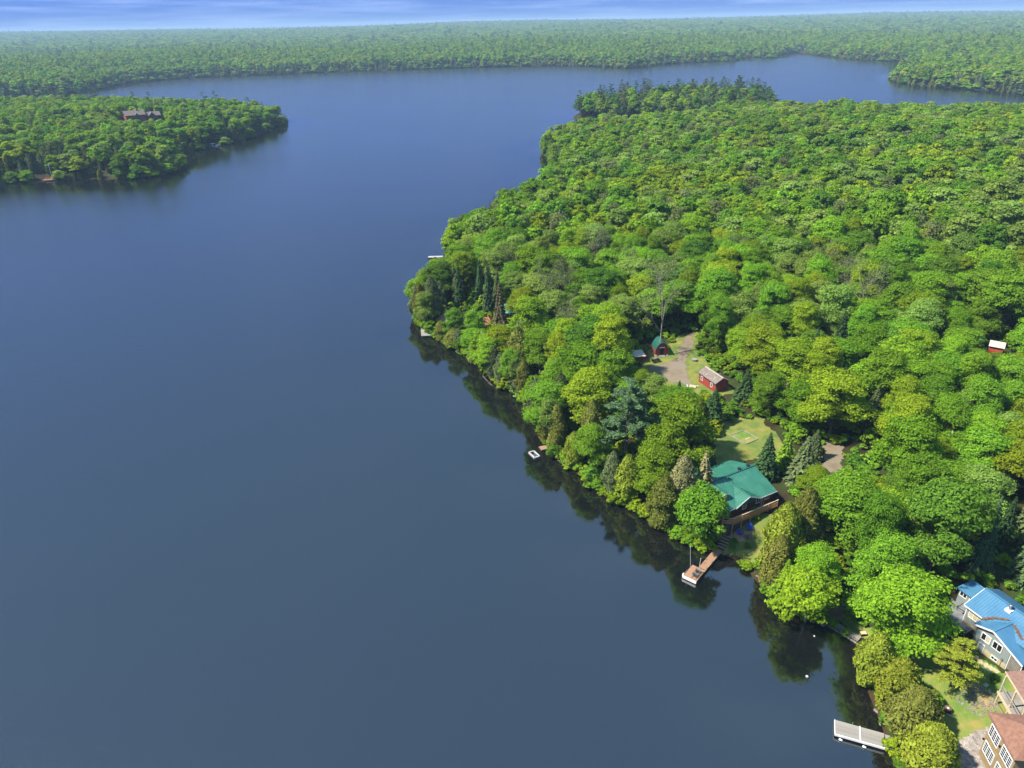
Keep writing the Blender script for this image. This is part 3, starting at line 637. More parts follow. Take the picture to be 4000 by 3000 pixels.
KIND[tip & (u1 < 0.30)] = 'cedar'; KIND[tip & (u1 > 0.30) & (u1 < 0.5)] = 'spruce'
KIND[point] = np.where(u1[point] < 0.20, 'pine', np.where(u1[point] < 0.56, 'cedar', np.where(u1[point] < 0.70, 'spruce', 'maple')))
RAD = np.where(KIND == 'maple', 3.1 + 2.9 * u3 ** 1.2, np.where(KIND == 'birch', 2.5 + 1.0 * u3, np.where(KIND == 'cedar', 1.9 + 1.0 * u3, np.where(KIND == 'spruce', 1.7 + 0.7 * u3, np.where(KIND == 'pine', 3.8 + 1.6 * u3, 3.0 + 1.0 * u3)))))
HGT = np.where(KIND == 'maple', 9.8 + 5.2 * u4 + 0.9 * (RAD - 4.3), np.where(KIND == 'birch', 9.5 + 3 * u4, np.where(KIND == 'cedar', 6.8 + 3.4 * u4, np.where(KIND == 'spruce', 9 + 5 * u4, np.where(KIND == 'pine', 15 + 8 * u4, 11 + 4 * u4)))))
HGT = np.where(point & (KIND != 'pine'), HGT * 1.15, HGT)
RAD = np.where(kb_row, RAD * np.where(KIND == 'maple', 0.72, 0.95), RAD); HGT = HGT * np.where(kb_row, 0.92, 1.0)
HGT = HGT * np.where(edge, 0.95, 1.0) * (1 + 0.10 * vnoise(X, Y, 60, 31))
# leave open the views down to what stands in the clearings
keep = np.ones(len(X), bool); cap = np.full(len(X), 1e9)
for tx, ty, tz in SIGHT:
    f = np.clip((X * tx + Y * ty) / (tx * tx + ty * ty), 0, 1)
    dist = np.hypot(X - f * tx, Y - f * ty); lz = CAM_H + (tz - CAM_H) * f
    nearer = (f < 0.995) & (np.hypot(X - tx, Y - ty) > 0.1)
    room = np.where(nearer & (dist < RAD * 1.02), lz - Z - 0.3, 1e9); cap = np.minimum(cap, room)
low = cap < HGT                                     # only lower growth there
keep &= ~(low & (cap < 2.6)); HGT = np.where(low, np.minimum(HGT, cap), HGT); RAD = np.where(low, np.minimum(RAD, 0.45 * HGT + 0.3), RAD)
KIND[low & (KIND == 'bare')] = 'maple'
for sx, sy, sr, sh_, _ in SPX: keep &= np.hypot(X - sx, Y - sy) > 0.62 * (sr + RAD)
X, Y, D, Z, KIND, RAD, HGT, point, patch = (q[keep] for q in (X, Y, D, Z, KIND, RAD, HGT, point, patch))
order = np.argsort(np.hypot(X, Y))
LIMIT = {'maple': 285, 'birch': 90, 'cedar': 110, 'spruce': 60, 'pine': 0, 'bare': 40}
tall = np.argsort(-(HGT * (KIND == 'pine') * point))[:26]
indiv = np.zeros(len(X), bool); indiv[tall] = True
seen = {}
nearest_out = 1e9
for i in order:
    k = KIND[i]
    if seen.get('maple', 0) >= LIMIT['maple'] and k != 'pine': break
    if seen.get(k, 0) < LIMIT[k] and abs(frame_x(X[i], Y[i], Z[i] + 8)) < 1.03: seen[k] = seen.get(k, 0) + 1; indiv[i] = True

def zone(x, y, d):
    if y > 600: return 'on the far pine point', 'trees on the far pine point'
    if y < 84 and x > 40: return 'around the blue-roofed house', 'trees around the blue-roofed house'
    if math.hypot(x - 38, y - 97) < 17: return 'around the green-roofed cottage', 'trees around the green-roofed cottage'
    if math.hypot(x - 37, y - 138) < 19: return 'around the gravel yard and red shed', 'trees around the gravel yard'
    if math.hypot(x - 106, y - 142) < 16: return 'around the little orange-red shed in the woods', 'trees around the little shed'
    if d < 9 and y < 145: return 'on the bank between the brown dock and the rocky point', 'trees along the bank'
    if x < 12 and y > 138: return 'on the rocky point with the square dock', 'trees on the rocky point'
    if x > 45 and y < 125: return 'between the driveway and the blue roof', 'trees above the blue roof'
    if x < 35: return ('between the barn-shaped hut and the rocky point' if y < 230 else 'on the slope above the low white dock'), 'trees in the closed woods'
    if x < 70 and y < 178: return 'beside the gravel drive past the red shed', 'trees in the closed woods'
    if x >= 70 and y < 128: return 'between the driveway and the little orange-red shed', 'trees in the closed woods'
    if x >= 70 and y < 190: return 'in the woods behind the little orange-red shed', 'trees in the closed woods'
    return 'deep in the closed woods behind the barn-shaped hut', 'trees in the closed woods'
def build_of(r_, h_):
    return ('tall ' if h_ > 13.5 else 'low ' if h_ < 9 else '') + ('spreading' if r_ > 5.0 else 'broad' if r_ > 4.2 else 'middling' if r_ > 3.4 else 'slender')
WORD = {'maple': 'maple', 'birch': 'loose-crowned birch', 'cedar': 'rounded cedar', 'spruce': 'pointed spruce', 'pine': 'tiered pine', 'bare': 'thinly leaved tree'}
PAL = {'maple': ['bright green', 'mid green', 'yellow-green', 'pale green', 'deep green'], 'birch': ['bright green', 'pale green', 'mid green'], 'cedar': ['olive', 'grey-green', 'yellow-olive'],
       'spruce': ['dark green', 'blue-green', 'grey-green'], 'pine': ['blue-green', 'grey-green'], 'bare': ['ash-green']}
rng = np.random.default_rng(17)
for i in np.nonzero(indiv)[0]:
    k = KIND[i]; pal = PAL[k]
    if k == 'maple':
        hp = float(vnoise(X[i:i+1], Y[i:i+1], 26, 71)[0]); w5 = np.array([0.32, 0.27, 0.10 + 0.28 * max(hp, 0), 0.14 + 0.25 * max(-hp, 0), 0.13]); tn = pal[int(rng.choice(5, p=w5 / w5.sum()))]
    else: tn = pal[int(rng.integers(len(pal)))]
    zt, gp = zone(X[i], Y[i], D[i])
    lb = f'{build_of(RAD[i], HGT[i])} {tn} {WORD[k]} {zt}'
    plant(k, X[i], Y[i], RAD[i], HGT[i], tn, lb, gp)

# ---- the rest of the woods, too many to count: points that carry library trees
def library(name, lod):
    c = bpy.data.collections.new(name); rng = np.random.default_rng(900 + lod); items = []
    def put(V, mat, tint, trunk=None):
        mn = mat + '_' + tint.replace(' ', '_').replace('-', '_')
        if mn not in MATS: foliage(mn, 0.42 if mat == 'leaf' else 0.15, 0.38, 0.013 if mat == 'leaf' else 0.010, TINT[tint])
        me = quads_mesh('far_crown', V, [mn]); o = bpy.data.objects.new('%s_%02d' % (name, len(items)), me); c.objects.link(o); items.append(o)
    A = [(11, 12, 30, 0.36), (7, 8, 12, 0.85)][lod]
    for tn in ('bright green', 'mid green', 'yellow-green', 'pale green', 'deep green', 'bright green'):
        put(broadleaf(rng, 1.0 * 4.4, 13.0, 3.0, A[0], A[1], A[2], A[3])[0], 'leaf', tn)
    for tn in ('olive', 'grey-green'):
        put(cedar_crown(rng, 2.6, 9.5, (2600, 420)[lod], (0.36, 0.85)[lod]), 'needle', tn)
    for tn in ('dark green', 'blue-green'):
        put(conifer(rng, 2.2, 12.0, (15, 9)[lod], (10, 6)[lod], (10, 4)[lod], (0.55, 1.3)[lod]), 'needle', tn)
    put(pine_crown(rng, 4.0, 18.0, (8, 6)[lod], 5, (26, 7)[lod], (0.45, 1.1)[lod])[0], 'needle', 'blue-green')
    put(broadleaf(rng, 3.6, 13.0, 4.0, A[0], A[1], max(4, A[2] // 3), A[3] * 0.8, 0.3)[0], 'leaf', 'ash-green')
    return c
LOD = [library('woodlot', 0), library('farwood', 1)]
bush = bpy.data.collections.new('bushes'); rng_b = np.random.default_rng(66)
for i_, tn in enumerate(('mid green', 'bright green', 'deep green', 'yellow-green')):
    o = bpy.data.objects.new('bushes_%02d' % i_, quads_mesh('bush', broadleaf(rng_b, 1.2, 1.7, 0.05, 6, 8, 14, 0.17)[0], ['leaf_' + tn.replace(' ', '_').replace('-', '_')])); bush.objects.link(o)
LOD.append(bush)
def scatter_group(c):
    g = bpy.data.node_groups.new('scatter_' + c.name, 'GeometryNodeTree')
    g.interface.new_socket('Geometry', in_out='INPUT', socket_type='NodeSocketGeometry'); g.interface.new_socket('Geometry', in_out='OUTPUT', socket_type='NodeSocketGeometry')
    n, l = g.nodes, g.links; gi, go = n.new('NodeGroupInput'), n.new('NodeGroupOutput')
    ip = n.new('GeometryNodeInstanceOnPoints'); ci = n.new('GeometryNodeCollectionInfo'); ci.inputs['Collection'].default_value = c
    ci.inputs['Separate Children'].default_value = True; ci.inputs['Reset Children'].default_value = True
    ip.inputs['Pick Instance'].default_value = True
    def attr(nm, ty): a = n.new('GeometryNodeInputNamedAttribute'); a.data_type = ty; a.inputs['Name'].default_value = nm; return [o for o in a.outputs if o.enabled and o.name == 'Attribute'][0]
    l.new(gi.outputs[0], ip.inputs['Points']); l.new(ci.outputs[0], ip.inputs['Instance'])
    l.new(attr('idx', 'INT'), ip.inputs['Instance Index']); l.new(attr('rot', 'FLOAT_VECTOR'), ip.inputs['Rotation']); l.new(attr('scl', 'FLOAT_VECTOR'), ip.inputs['Scale'])
    l.new(ip.outputs[0], go.inputs[0])
    return g
GROUPS = [scatter_group(c) for c in LOD]
def scatter(name, label, lod, X, Y, Z, idx, sxy, sz, rng):
    k = len(X); me = bpy.data.meshes.new(name); me.vertices.add(k)
    me.vertices.foreach_set('co', np.stack([X, Y, Z], 1).astype(np.float32).ravel())
    a = me.attributes.new('idx', 'INT', 'POINT'); a.data.foreach_set('value', idx.astype(np.int32))
    r = np.zeros((k, 3), np.float32); r[:, 2] = rng.uniform(0, 6.283, k)
    a = me.attributes.new('rot', 'FLOAT_VECTOR', 'POINT'); a.data.foreach_set('vector', r.ravel())
    a = me.attributes.new('scl', 'FLOAT_VECTOR', 'POINT'); a.data.foreach_set('vector', np.stack([sxy, sxy, sz], 1).astype(np.float32).ravel())
    me.update(); o = tag(link(name, me), label, 'forest', kind='stuff')
    md = o.modifiers.new('scatter', 'NODES'); md.node_group = GROUPS[lod]
    return o
def pick(kinds, rng, x=None, y=None):
    idx = np.zeros(len(kinds), int)
    table = {'maple': [0, 1, 2, 3, 4, 5], 'birch': [3, 0, 2], 'cedar': [6, 7], 'spruce': [8, 9], 'pine': [10], 'bare': [11]}
    for k, tb in table.items(): mk = kinds == k; idx[mk] = rng.choice(tb, mk.sum())
    if x is not None:                                  # kinds keep company: patches of one green
        mk = kinds == 'maple'; hp = vnoise(x, y, 30, 71); r_ = rng.random(len(x)); idx[mk & (hp > 0.45) & (r_ < 0.55)] = 2; idx[mk & (hp < -0.45) & (r_ < 0.5)] = 3; idx[mk & (hp < -0.1) & (hp > -0.4) & (r_ < 0.25)] = 4
    return idx
BASE_R = np.array([4.4] * 6 + [2.6, 2.6, 2.2, 2.2, 4.0, 3.6]); BASE_H = np.array([13.0] * 6 + [9.5, 9.5, 12, 12, 18, 13])
rest = ~indiv
ix = pick(KIND[rest], rng, X[rest], Y[rest])
scatter('forest', 'closed green woods covering the back of the wooded peninsula', 0, X[rest], Y[rest], Z[rest] - 0.2, ix, RAD[rest] / BASE_R[ix], HGT[rest] / BASE_H[ix], rng)

ux, uy = hex_points(-30, 130, 44, 215, 2.0, rng)
um = (signed_dist(ux, uy, PENINSULA) > 0.0) & (np.abs(frame_x(ux, uy, grid_sample(GZ, ux, uy))) < 1.1) & (rng.random(len(ux)) < 0.85 + 0.4 * vnoise(ux, uy, 9, 51))
for c in CLEAR: um &= signed_dist(ux, uy, c) < 0.5 * vnoise(ux, uy, 3, 52)
ux, uy = ux[um], uy[um]
for (ax, ay), (bx, by) in zip(PENINSULA[8:60], PENINSULA[9:61]):        # and hanging over the bank
    L = math.hypot(bx - ax, by - ay); k_ = int(L / 0.62 + 1)
    f = rng.random(k_); off = rng.uniform(-0.25, 0.75, k_); x, y = ax + (bx - ax) * f + (by - ay) / L * off, ay + (by - ay) * f - (bx - ax) / L * off
    k2 = ~((x > 31.0) & (x < 37.6) & (y > 80) & (y < 89)) & ~((x > 42.4) & (y < 73) & (y > 67.5)); ux, uy = np.concatenate([ux, x[k2]]), np.concatenate([uy, y[k2]])
us = rng.uniform(0.45, 1.2, len(ux)) * np.where(rng.random(len(ux)) < 0.12, 1.7, 1.0)
scatter('undergrowth', 'low leafy undergrowth between the trees of the peninsula', 2, ux, uy, np.maximum(grid_sample(GZ, ux, uy), 0.0) - 0.05, rng.integers(0, 4, len(ux)), us, us * rng.uniform(0.6, 1.1, len(ux)), rng)

def wood(name, label, lod, poly, box, s, rng, grow=1.0, shore_mix=18.0, conif=0.06, orient=1.0):
    x, y = hex_points(*box, s, rng); z = grid_sample(GZ, x, y)
    m_ = (signed_dist(x, y, poly) > 1.2) & (np.abs(frame_x(x, y, z)) < 1.16)
    x, y, z = x[m_], y[m_], z[m_]; d = grid_sample(GD, x, y)
    row = np.zeros(len(x), bool)
    if shore_mix:
        P = np.array(poly, float); ex, ey = [], []
        for (ax, ay), (bx, by) in zip(P, np.roll(P, -1, 0)):
            L = math.hypot(bx - ax, by - ay)
            if L > 900 or max(ay, by) > 2400: continue
            k_ = int(L / (s * 0.5)) + 1; f = rng.random(k_); off = rng.uniform(-0.3, 3.0, k_)
            ex.append(ax + (bx - ax) * f + (by - ay) / L * off * orient); ey.append(ay + (by - ay) * f - (bx - ax) / L * off * orient)
        ex, ey = np.concatenate(ex), np.concatenate(ey); kk = np.abs(frame_x(ex, ey, 0 * ex)) < 1.16; ex, ey = ex[kk], ey[kk]
        x, y, z = np.concatenate([x, ex]), np.concatenate([y, ey]), np.concatenate([z, np.maximum(grid_sample(GZ, ex, ey), 0.0)]); row = np.concatenate([row, np.ones(len(ex), bool)]); d = grid_sample(GD, x, y)
    u, v, w_ = rng.random(len(x)), rng.random(len(x)), rng.random(len(x)); pn = vnoise(x, y, 80, 41) + 0.6 * vnoise(x, y, 25, 42)
    kd = np.full(len(x), 'maple', dtype='<U8')
    kd[u < conif] = 'spruce'; kd[(u > conif) & (u < conif + 0.015)] = 'pine'; kd[u > 0.96] = 'bare'; kd[(pn > 0.75) & (v < 0.5)] = 'spruce'
    e = d < shore_mix; kd[e & (v < 0.45)] = 'cedar'; kd[e & (v > 0.45) & (v < 0.66)] = 'spruce'
    if poly is ISLAND: kd[(x > -248) & (y > 585) & (v < 0.5)] = 'spruce'; kd[(y < 470) & (d < 30) & (v < 0.6)] = 'cedar'
    q = pick(kd, rng, x, y); sr = grow * (0.68 + 0.62 * v); sh2 = grow ** 0.5 * (0.82 + 0.36 * w_); sr = np.where(row, sr * 0.8, sr); sh2 = np.where(row, sh2 * 0.62, sh2); z = np.where(row, z - 1.4, z)
    return x, y, z, kd, q, sr, sh2
rng = np.random.default_rng(23)
x, y, z, kd, q, sr, sh2 = wood('', '', 0, ISLAND, (-640, -180, 395, 830), 6.4, rng, 1.05, 24.0, 0.07)
lodge = np.hypot(x + 290, y - 603)
fz = CAM_H + (13.5 - CAM_H) * (y / 603); blocked = (np.abs(x - (-290) * y / 603) < 22) & (y < 606) & (z + BASE_H[q] * sh2 > fz)
m_ = (lodge > 13) & ~blocked & (np.hypot(x + 211, y - 536) > 8)
scatter('island_forest', 'mixed woods covering the island with the red lodge', 0, x[m_], y[m_], z[m_] - 0.2, q[m_], sr[m_], sh2[m_], rng)
x, y, z, kd, q, sr, sh2 = wood('', '', 1, FARLAND, (-1900, 2100, 690, 2500), 8.2, rng, 1.25, 22.0, 0.05)
scatter('far_forest', 'woods along the far shore of the lake', 1, x, y, z - 0.3, q, sr, sh2, rng)
x, y, z, kd, q, sr, sh2 = wood('', '', 1, FARLAND, (-5600, 5600, 2490, 7200), 26.0, rng, 3.4, 0.0, 0.05)
sh2 = sh2 * 0.72
scatter('hill_forest', 'hazy woods on the low hills behind the far shore', 1, x, y, z - 0.3, q, sr, sh2, rng)

# ------------------------------------------------------------------ ground covers in the clearings
sheet('lawn', [(31.6,87.4),(33.2,86.6),(34.6,85.2),(35.6,83.6),(37.2,83.8),(38.6,86.5),(41.5,89.5),(43.5,92.5),(40,92.5),(33,91.5)], 'lawn_grass', 0.06)
sheet('lawn', [(36,104.5),(40,104),(43,106),(45,104),(48.5,104),(50.5,108),(48.5,119),(44,120),(41,119),(37,113)], 'lawn_grass', 0.06)
sheet('lawn', [(29,148.5),(28.5,138),(31.5,128.5),(36,127.5),(40,128),(46,129),(45,138),(43.5,150),(46,161),(40.5,160),(37,153),(33,153)], 'lawn_grass', 0.05)
sheet('gravel_yard', [(43.8,160.5),(41.9,157.8),(40.1,153.8),(38.3,149.6),(37,147),(34.9,145.4),(33,144.6),(31.1,144.6),(30.8,141.2),(31.9,138.8),(33.5,136.6),(36.2,135.4),(37.4,133.5),(38.2,134),(38.6,138.7),(39.4,144.6),(40.6,148.3),(43.1,153.7),(45,160)], 'gravel_brown', 0.10, 0.3, 0.35)
sheet('driveway', [(52,98.5),(53.5,103),(56.8,110.5),(59.8,108.5),(57,103),(55.6,98)], 'gravel_brown', 0.10, 0.3, 0.3)
sheet('yard', [(45.2,73.2),(47,70.6),(50,70),(54,70),(57,64),(60,60),(60,50),(58,44),(46,44),(46.2,52),(46.8,58),(46.6,63),(46.2,68.5),(44.8,70.8),(43.6,72.2)], 'yard_grass', 0.06)
sheet('gravel_drive', [(53.4,54),(51.6,53.3),(50.3,52.9),(49.1,52.5),(48.3,51.8),(47.6,50.9),(47.1,49.4),(46.8,45),(56,44),(54,52)], 'gravel_grey', 0.10, 0.3, 0.25)
sheet('sand_patch', [(-21,183.5),(-18.6,182),(-15.4,179),(-14,180.5),(-16.5,186.5),(-18.5,190)], 'sand', 0.06, 0.3, 0.5)
sheet('dirt_bank', [(42.6,72.4),(44.2,71.6),(47,73),(49,75),(46,76.5),(43,75)], 'dirt', 0.07, 0.3, 0.5)
sheet('path', [(32.9,88.6),(33.9,88.2),(36.3,88.2),(38.3,89.4),(37.6,90.4),(35.8,89.9),(34.2,89.6)], 'sand', 0.10, 0.3, 0.5)

# ------------------------------------------------------------------ shared house pieces (local frame: x along the front, -y out of the front)
def window(parent, x0, x1, z0, z1, y, panes=2, rows=1, mat='window_glass', trim=0.09, sill=True, face=-1, axis='x'):
    """white framed window standing proud of a wall face; panes and bars are pieces of it"""
    def B(a0, a1, d0, d1, c0, c1):
        return MB().box(a0, a1, min(d0, d1), max(d0, d1), c0, c1) if axis == 'x' else MB().box(min(d0, d1), max(d0, d1), a0, a1, c0, c1)
    f = MB()
    def put(a0, a1, c0, c1, d):
        q = B(a0, a1, y - face * 0.03, y + face * d, c0, c1); f.add(q.v, q.f)
    put(x0 - trim, x0, z0 - trim, z1 + trim, 0.06); put(x1, x1 + trim, z0 - trim, z1 + trim, 0.06); put(x0, x1, z1, z1 + trim, 0.06); put(x0, x1, z0 - trim, z0, 0.075)
    w = (x1 - x0) / panes; h = (z1 - z0) / rows
    for i in range(1, panes): put(x0 + w * i - 0.035, x0 + w * i + 0.035, z0, z1, 0.055)
    for j in range(1, rows): put(x0, x1, z0 + h * j - 0.02, z0 + h * j + 0.02, 0.045)
    o = f.build('window', 'white_paint', parent)
    for i in range(panes):
        B(x0 + w * i, x0 + w * (i + 1), y, y + face * 0.02, z0, z1).build('pane', mat if isinstance(mat, str) else mat[i], o)
    return o

def gable_roof(x0, x1, eave_y, eave_z, ridge_z, t=0.14, gap=0.0):
    """two slopes as slabs meeting at y = 0"""
    a = MB().slab([(x0, -eave_y, eave_z), (x1, -eave_y, eave_z), (x1, 0, ridge_z), (x0, 0, ridge_z)], t)
    b = MB().slab([(x0, eave_y, eave_z), (x1, eave_y, eave_z), (x1, 0, ridge_z), (x0, 0, ridge_z)], t)
    return a, b
def ribs(p0, p1, q0, q1, step, w=0.045, h=0.04):
    """raised seams running from the edge p0-p1 up to the edge q0-q1"""
    mb = MB(); p0, p1, q0, q1 = map(Vector, (p0, p1, q0, q1)); k = max(2, int((p1 - p0).length / step)); nn = (p1 - p0).cross(q0 - p0).normalized()
    if nn.z < 0: nn = -nn
    for i in range(k + 1):
        f = i / k; mb.beam(p0.lerp(p1, f) + nn * h * 0.4, q0.lerp(q1, f) + nn * h * 0.4, w, h)
    return mb

# ------------------------------------------------------------------ green-roofed cottage
z0 = 2.6
ct = thing('cottage', 'dark red-brown log cottage with green metal roof, dormer and raised wooden deck', 'cottage', (40.33, 99.5, z0 - 0.8), 0.49); ct.scale = (1.0115,) * 3
Z = lambda z: z - z0
MB().prism([(-4.8, -1.4), (-4.8, Z(6.72)), (0, Z(8.5)), (4.8, Z(6.72)), (4.8, -1.4)], -10.65, -0.4).build('wall', 'log_siding', ct)
rf = link('roof', None, ct)
fa, fb = gable_roof(-11.04, 0, 5.27, Z(6.8), Z(8.73))
s1 = fa.build('roof_slope', 'green_metal', rf); s2 = fb.build('roof_slope', 'green_metal', rf)
sm = tag(ribs((-10.9, -5.27, Z(6.8)), (-0.1, -5.27, Z(6.8)), (-10.9, 0, Z(8.73)), (-0.1, 0, Z(8.73)), 0.42).build('seams', 'green_metal', rf), kind='stuff')
sm = tag(ribs((-10.9, 5.27, Z(6.8)), (-0.1, 5.27, Z(6.8)), (-10.9, 0, Z(8.73)), (-0.1, 0, Z(8.73)), 0.42).build('seams', 'green_metal', rf), kind='stuff')
MB().beam((-11.06, 0, Z(8.78)), (0.02, 0, Z(8.78)), 0.34, 0.07).build('ridge_cap', 'dark_green_metal', rf)
MB().beam((-6.08, -0.1, Z(8.75)), (-6.08, -3.4, Z(7.53)), 0.09, 0.16).build('step_shadow_bar', 'dark_green_metal', rf)  # raised seam bar, its dark green standing for the shadow at the roof step
# front cross gable
gA, gl_, gr_ = -6.23, -8.94, -3.52
g = MB(); g.slab([(gA, -5.42, Z(8.09)), (gA, -1.4, Z(8.09)), (gl_, -1.4, Z(6.79)), (gl_, -5.42, Z(6.79))], 0.12)
g.build('gable_slope', 'green_metal', rf)
g = MB(); g.slab([(gA, -5.42, Z(8.093)), (gA, -1.4, Z(8.093)), (gr_, -1.4, Z(6.793)), (gr_, -5.42, Z(6.793))], 0.12); g.build('gable_slope', 'green_metal', rf)
tag(ribs((gl_, -5.4, Z(6.79)), (gl_, -1.6, Z(6.79)), (gA, -5.4, Z(8.09)), (gA, -1.6, Z(8.09)), 0.42).build('seams', 'green_metal', rf), kind='stuff')
tag(ribs((gr_, -5.4, Z(6.793)), (gr_, -1.6, Z(6.793)), (gA, -5.4, Z(8.093)), (gA, -1.6, Z(8.093)), 0.42).build('seams', 'green_metal', rf), kind='stuff')
MB().beam((gA, -5.42, Z(8.12)), (gA, -1.75, Z(8.12)), 0.24, 0.06).build('ridge_cap', 'green_metal', rf)
MB().add([(gl_ + 0.25, -4.83, Z(6.6)), (gr_ - 0.25, -4.83, Z(6.6)), (gA, -4.83, Z(7.92)), (gl_ + 0.25, -2.5, Z(6.6)), (gr_ - 0.25, -2.5, Z(6.6)), (gA, -2.5, Z(7.92))], [(0, 1, 2), (5, 4, 3), (0, 3, 4, 1), (1, 4, 5, 2), (2, 5, 3, 0)]).build('gable_wall', 'log_siding', ct)
fz = MB(); fz.beam((gl_ - 0.05, -5.45, Z(6.68)), (gA, -5.45, Z(7.98)), 0.05, 0.2); fz.beam((gA, -5.45, Z(7.98)), (gr_ + 0.05, -5.45, Z(6.68)), 0.05, 0.2)
fz.beam((-11.04, -5.30, Z(6.69)), (gl_ - 0.06, -5.30, Z(6.69)), 0.05, 0.16); fz.beam((gr_ + 0.06, -5.30, Z(6.69)), (0, -5.30, Z(6.69)), 0.05, 0.16)
fz.build('fascia', 'white_paint', ct)
# dormer
dm = MB(); dm.add([(-10.34, -3.24, Z(7.4)), (-8.86, -3.24, Z(7.4)), (-8.86, -3.24, Z(8.22)), (-9.6, -3.24, Z(8.5)), (-10.34, -3.24, Z(8.22)), (-10.34, -0.7, Z(7.4)), (-8.86, -0.7, Z(7.4)), (-8.86, -0.7, Z(8.22)), (-9.6, -0.7, Z(8.5)), (-10.34, -0.7, Z(8.22))],
       [(0, 1, 2, 3, 4), (9, 8, 7, 6, 5), (0, 5, 6, 1), (1, 6, 7, 2), (2, 7, 8, 3), (3, 8, 9, 4), (4, 9, 5, 0)])
do = dm.build('dormer', 'log_siding', ct)
for sgn in (-1, 1):
    MB().slab([(-9.6, -3.5, Z(8.62)), (-9.6, -0.3, Z(8.62)), (-9.6 + sgn * 1.0, -0.3, Z(8.20)), (-9.6 + sgn * 1.0, -3.5, Z(8.20))], 0.09).build('dormer_slope', 'green_metal', do)
    MB().beam((-9.6, -3.53, Z(8.55)), (-9.6 + sgn * 1.0, -3.53, Z(8.13)), 0.04, 0.12).build('dormer_trim', 'white_paint', do)
window(ct, -10.2, -9.5, Z(7.62), Z(8.2), -3.25, 2)
window(ct, -6.88, -6.2, Z(5.5), Z(6.3), -4.81, 1, 2); window(ct, -3.95, -3.15, Z(5.55), Z(6.3), -4.81, 2); window(ct, -2.05, -1.2, Z(5.6), Z(6.25), -4.81, 2); window(ct, -10.3, -9.85, Z(5.7), Z(6.3), -4.81, 1)
window(ct, -3.2, -2.2, Z(5.4), Z(6.3), 4.81, 2, face=1); window(ct, -8.2, -7.2, Z(5.4), Z(6.3), 4.81, 2, face=1)
dr = MB().box(-2.68, -2.28, -4.88, -4.78, Z(4.62), Z(6.3)).build('door', 'log_siding', ct)
MB().box(-2.74, -2.68, -4.9, -4.78, Z(4.62), Z(6.36)).box(-2.28, -2.22, -4.9, -4.78, Z(4.62), Z(6.36)).build('door_frame', 'white_paint', dr)
for vx in (-3.1, -1.15):
    v = MB(); v.box(vx - 0.16, vx + 0.16, 0.12, 0.46, Z(8.5), Z(8.95)); v.box(vx - 0.24, vx + 0.24, 0.04, 0.54, Z(8.95), Z(9.05)); v.build('roof_vent', 'black_plastic', rf)
# deck round the front, chamfered at the corner
dk = link('deck', None, ct)
DP = [(-0.2, -4.82), (-0.2, -6.0), (-9.95, -6.0), (-11.1, -5.0), (-11.6, -4.0), (-10.7, -4.0), (-10.7, -4.82)]
for i in range(7):
    y = -4.84 - 0.165 * i; xe = -10.0 - (6.0 + y) * 1.15 if y < -5.0 else -11.1
    MB().box(max(xe, -11.2), -0.2, y - 0.155, y, Z(4.5), Z(4.58)).build('plank', 'new_wood', dk)
rl = MB()
for z in (5.58, 5.1): rl.beam((-0.2, -6.0, Z(z)), (-9.95, -6.0, Z(z)), 0.11 if z > 5.5 else 0.05, 0.06); rl.beam((-9.95, -6.0, Z(z)), (-11.1, -5.0, Z(z)), 0.11 if z > 5.5 else 0.05, 0.06); rl.beam((-11.1, -5.0, Z(z)), (-11.5, -4.0, Z(z)), 0.11, 0.06)
rl.build('rail', 'pale_wood', dk)
for i in range(40):
    x = -0.32 - i * 0.247
    MB().box(x - 0.055, x + 0.055, -6.07, -6.04, Z(4.30), Z(5.52)).build('railing_board', 'new_wood', dk)
for x, y in [(-0.3, -5.9), (-2.2, -5.9), (-4.1, -5.9), (-6.0, -5.9), (-7.9, -5.9), (-9.85, -5.95), (-11.05, -4.98), (-11.5, -4.05)]:
    MB().box(x - 0.06, x + 0.06, y - 0.06, y + 0.06, -2.2, Z(5.6)).build('post', 'new_wood', dk)

MB().box(-10.4, -0.5, -5.75, -4.9, -2.4, Z(4.30)).build('underdeck_shade', 'dark_timber', dk)  # dark block standing in for the shade under the deck

# ------------------------------------------------------------------ grey house with the blue roof
z0 = 2.0
bh = thing('house', 'grey sided house with bright blue metal roof, front gable and grey deck', 'house', (61.3, 69.94, z0), -1.19)
MB().prism([(-2.9, -1.2), (-2.9, Z(6.28)), (0, Z(7.6)), (2.9, Z(6.28)), (2.9, -1.2)], 0.25, 14.5).build('wall', 'grey_siding', bh)
rf = link('roof', None, bh)
fa, fb = gable_roof(0, 15, 3.31, Z(6.3), Z(7.85)); fa.build('roof_slope', 'blue_metal', rf); fb.build('roof_slope', 'blue_metal', rf)
tag(ribs((0.05, -3.31, Z(6.3)), (14.9, -3.31, Z(6.3)), (0.05, 0, Z(7.85)), (14.9, 0, Z(7.85)), 0.33, 0.04, 0.035).build('seams', 'blue_metal', rf), kind='stuff')
tag(ribs((0.05, 3.31, Z(6.3)), (14.9, 3.31, Z(6.3)), (0.05, 0, Z(7.85)), (14.9, 0, Z(7.85)), 0.33, 0.04, 0.035).build('seams', 'blue_metal', rf), kind='stuff')
MB().beam((-0.02, 0, Z(7.88)), (15, 0, Z(7.88)), 0.3, 0.06).build('ridge_cap', 'blue_metal', rf)
A_, L_, Rg = 5.05, 2.6, 9.2
MB().slab([(A_, -5.0, Z(7.08)), (A_, 0.0, Z(7.08)), (L_, 0.0, Z(6.1)), (L_, -5.0, Z(6.1))], 0.12).build('gable_slope', 'blue_metal', rf)
MB().slab([(A_, -5.0, Z(7.083)), (A_, 0.0, Z(7.083)), (Rg, 0.0, Z(5.4)), (Rg, -5.0, Z(5.4))], 0.12).build('gable_slope', 'blue_metal', rf)
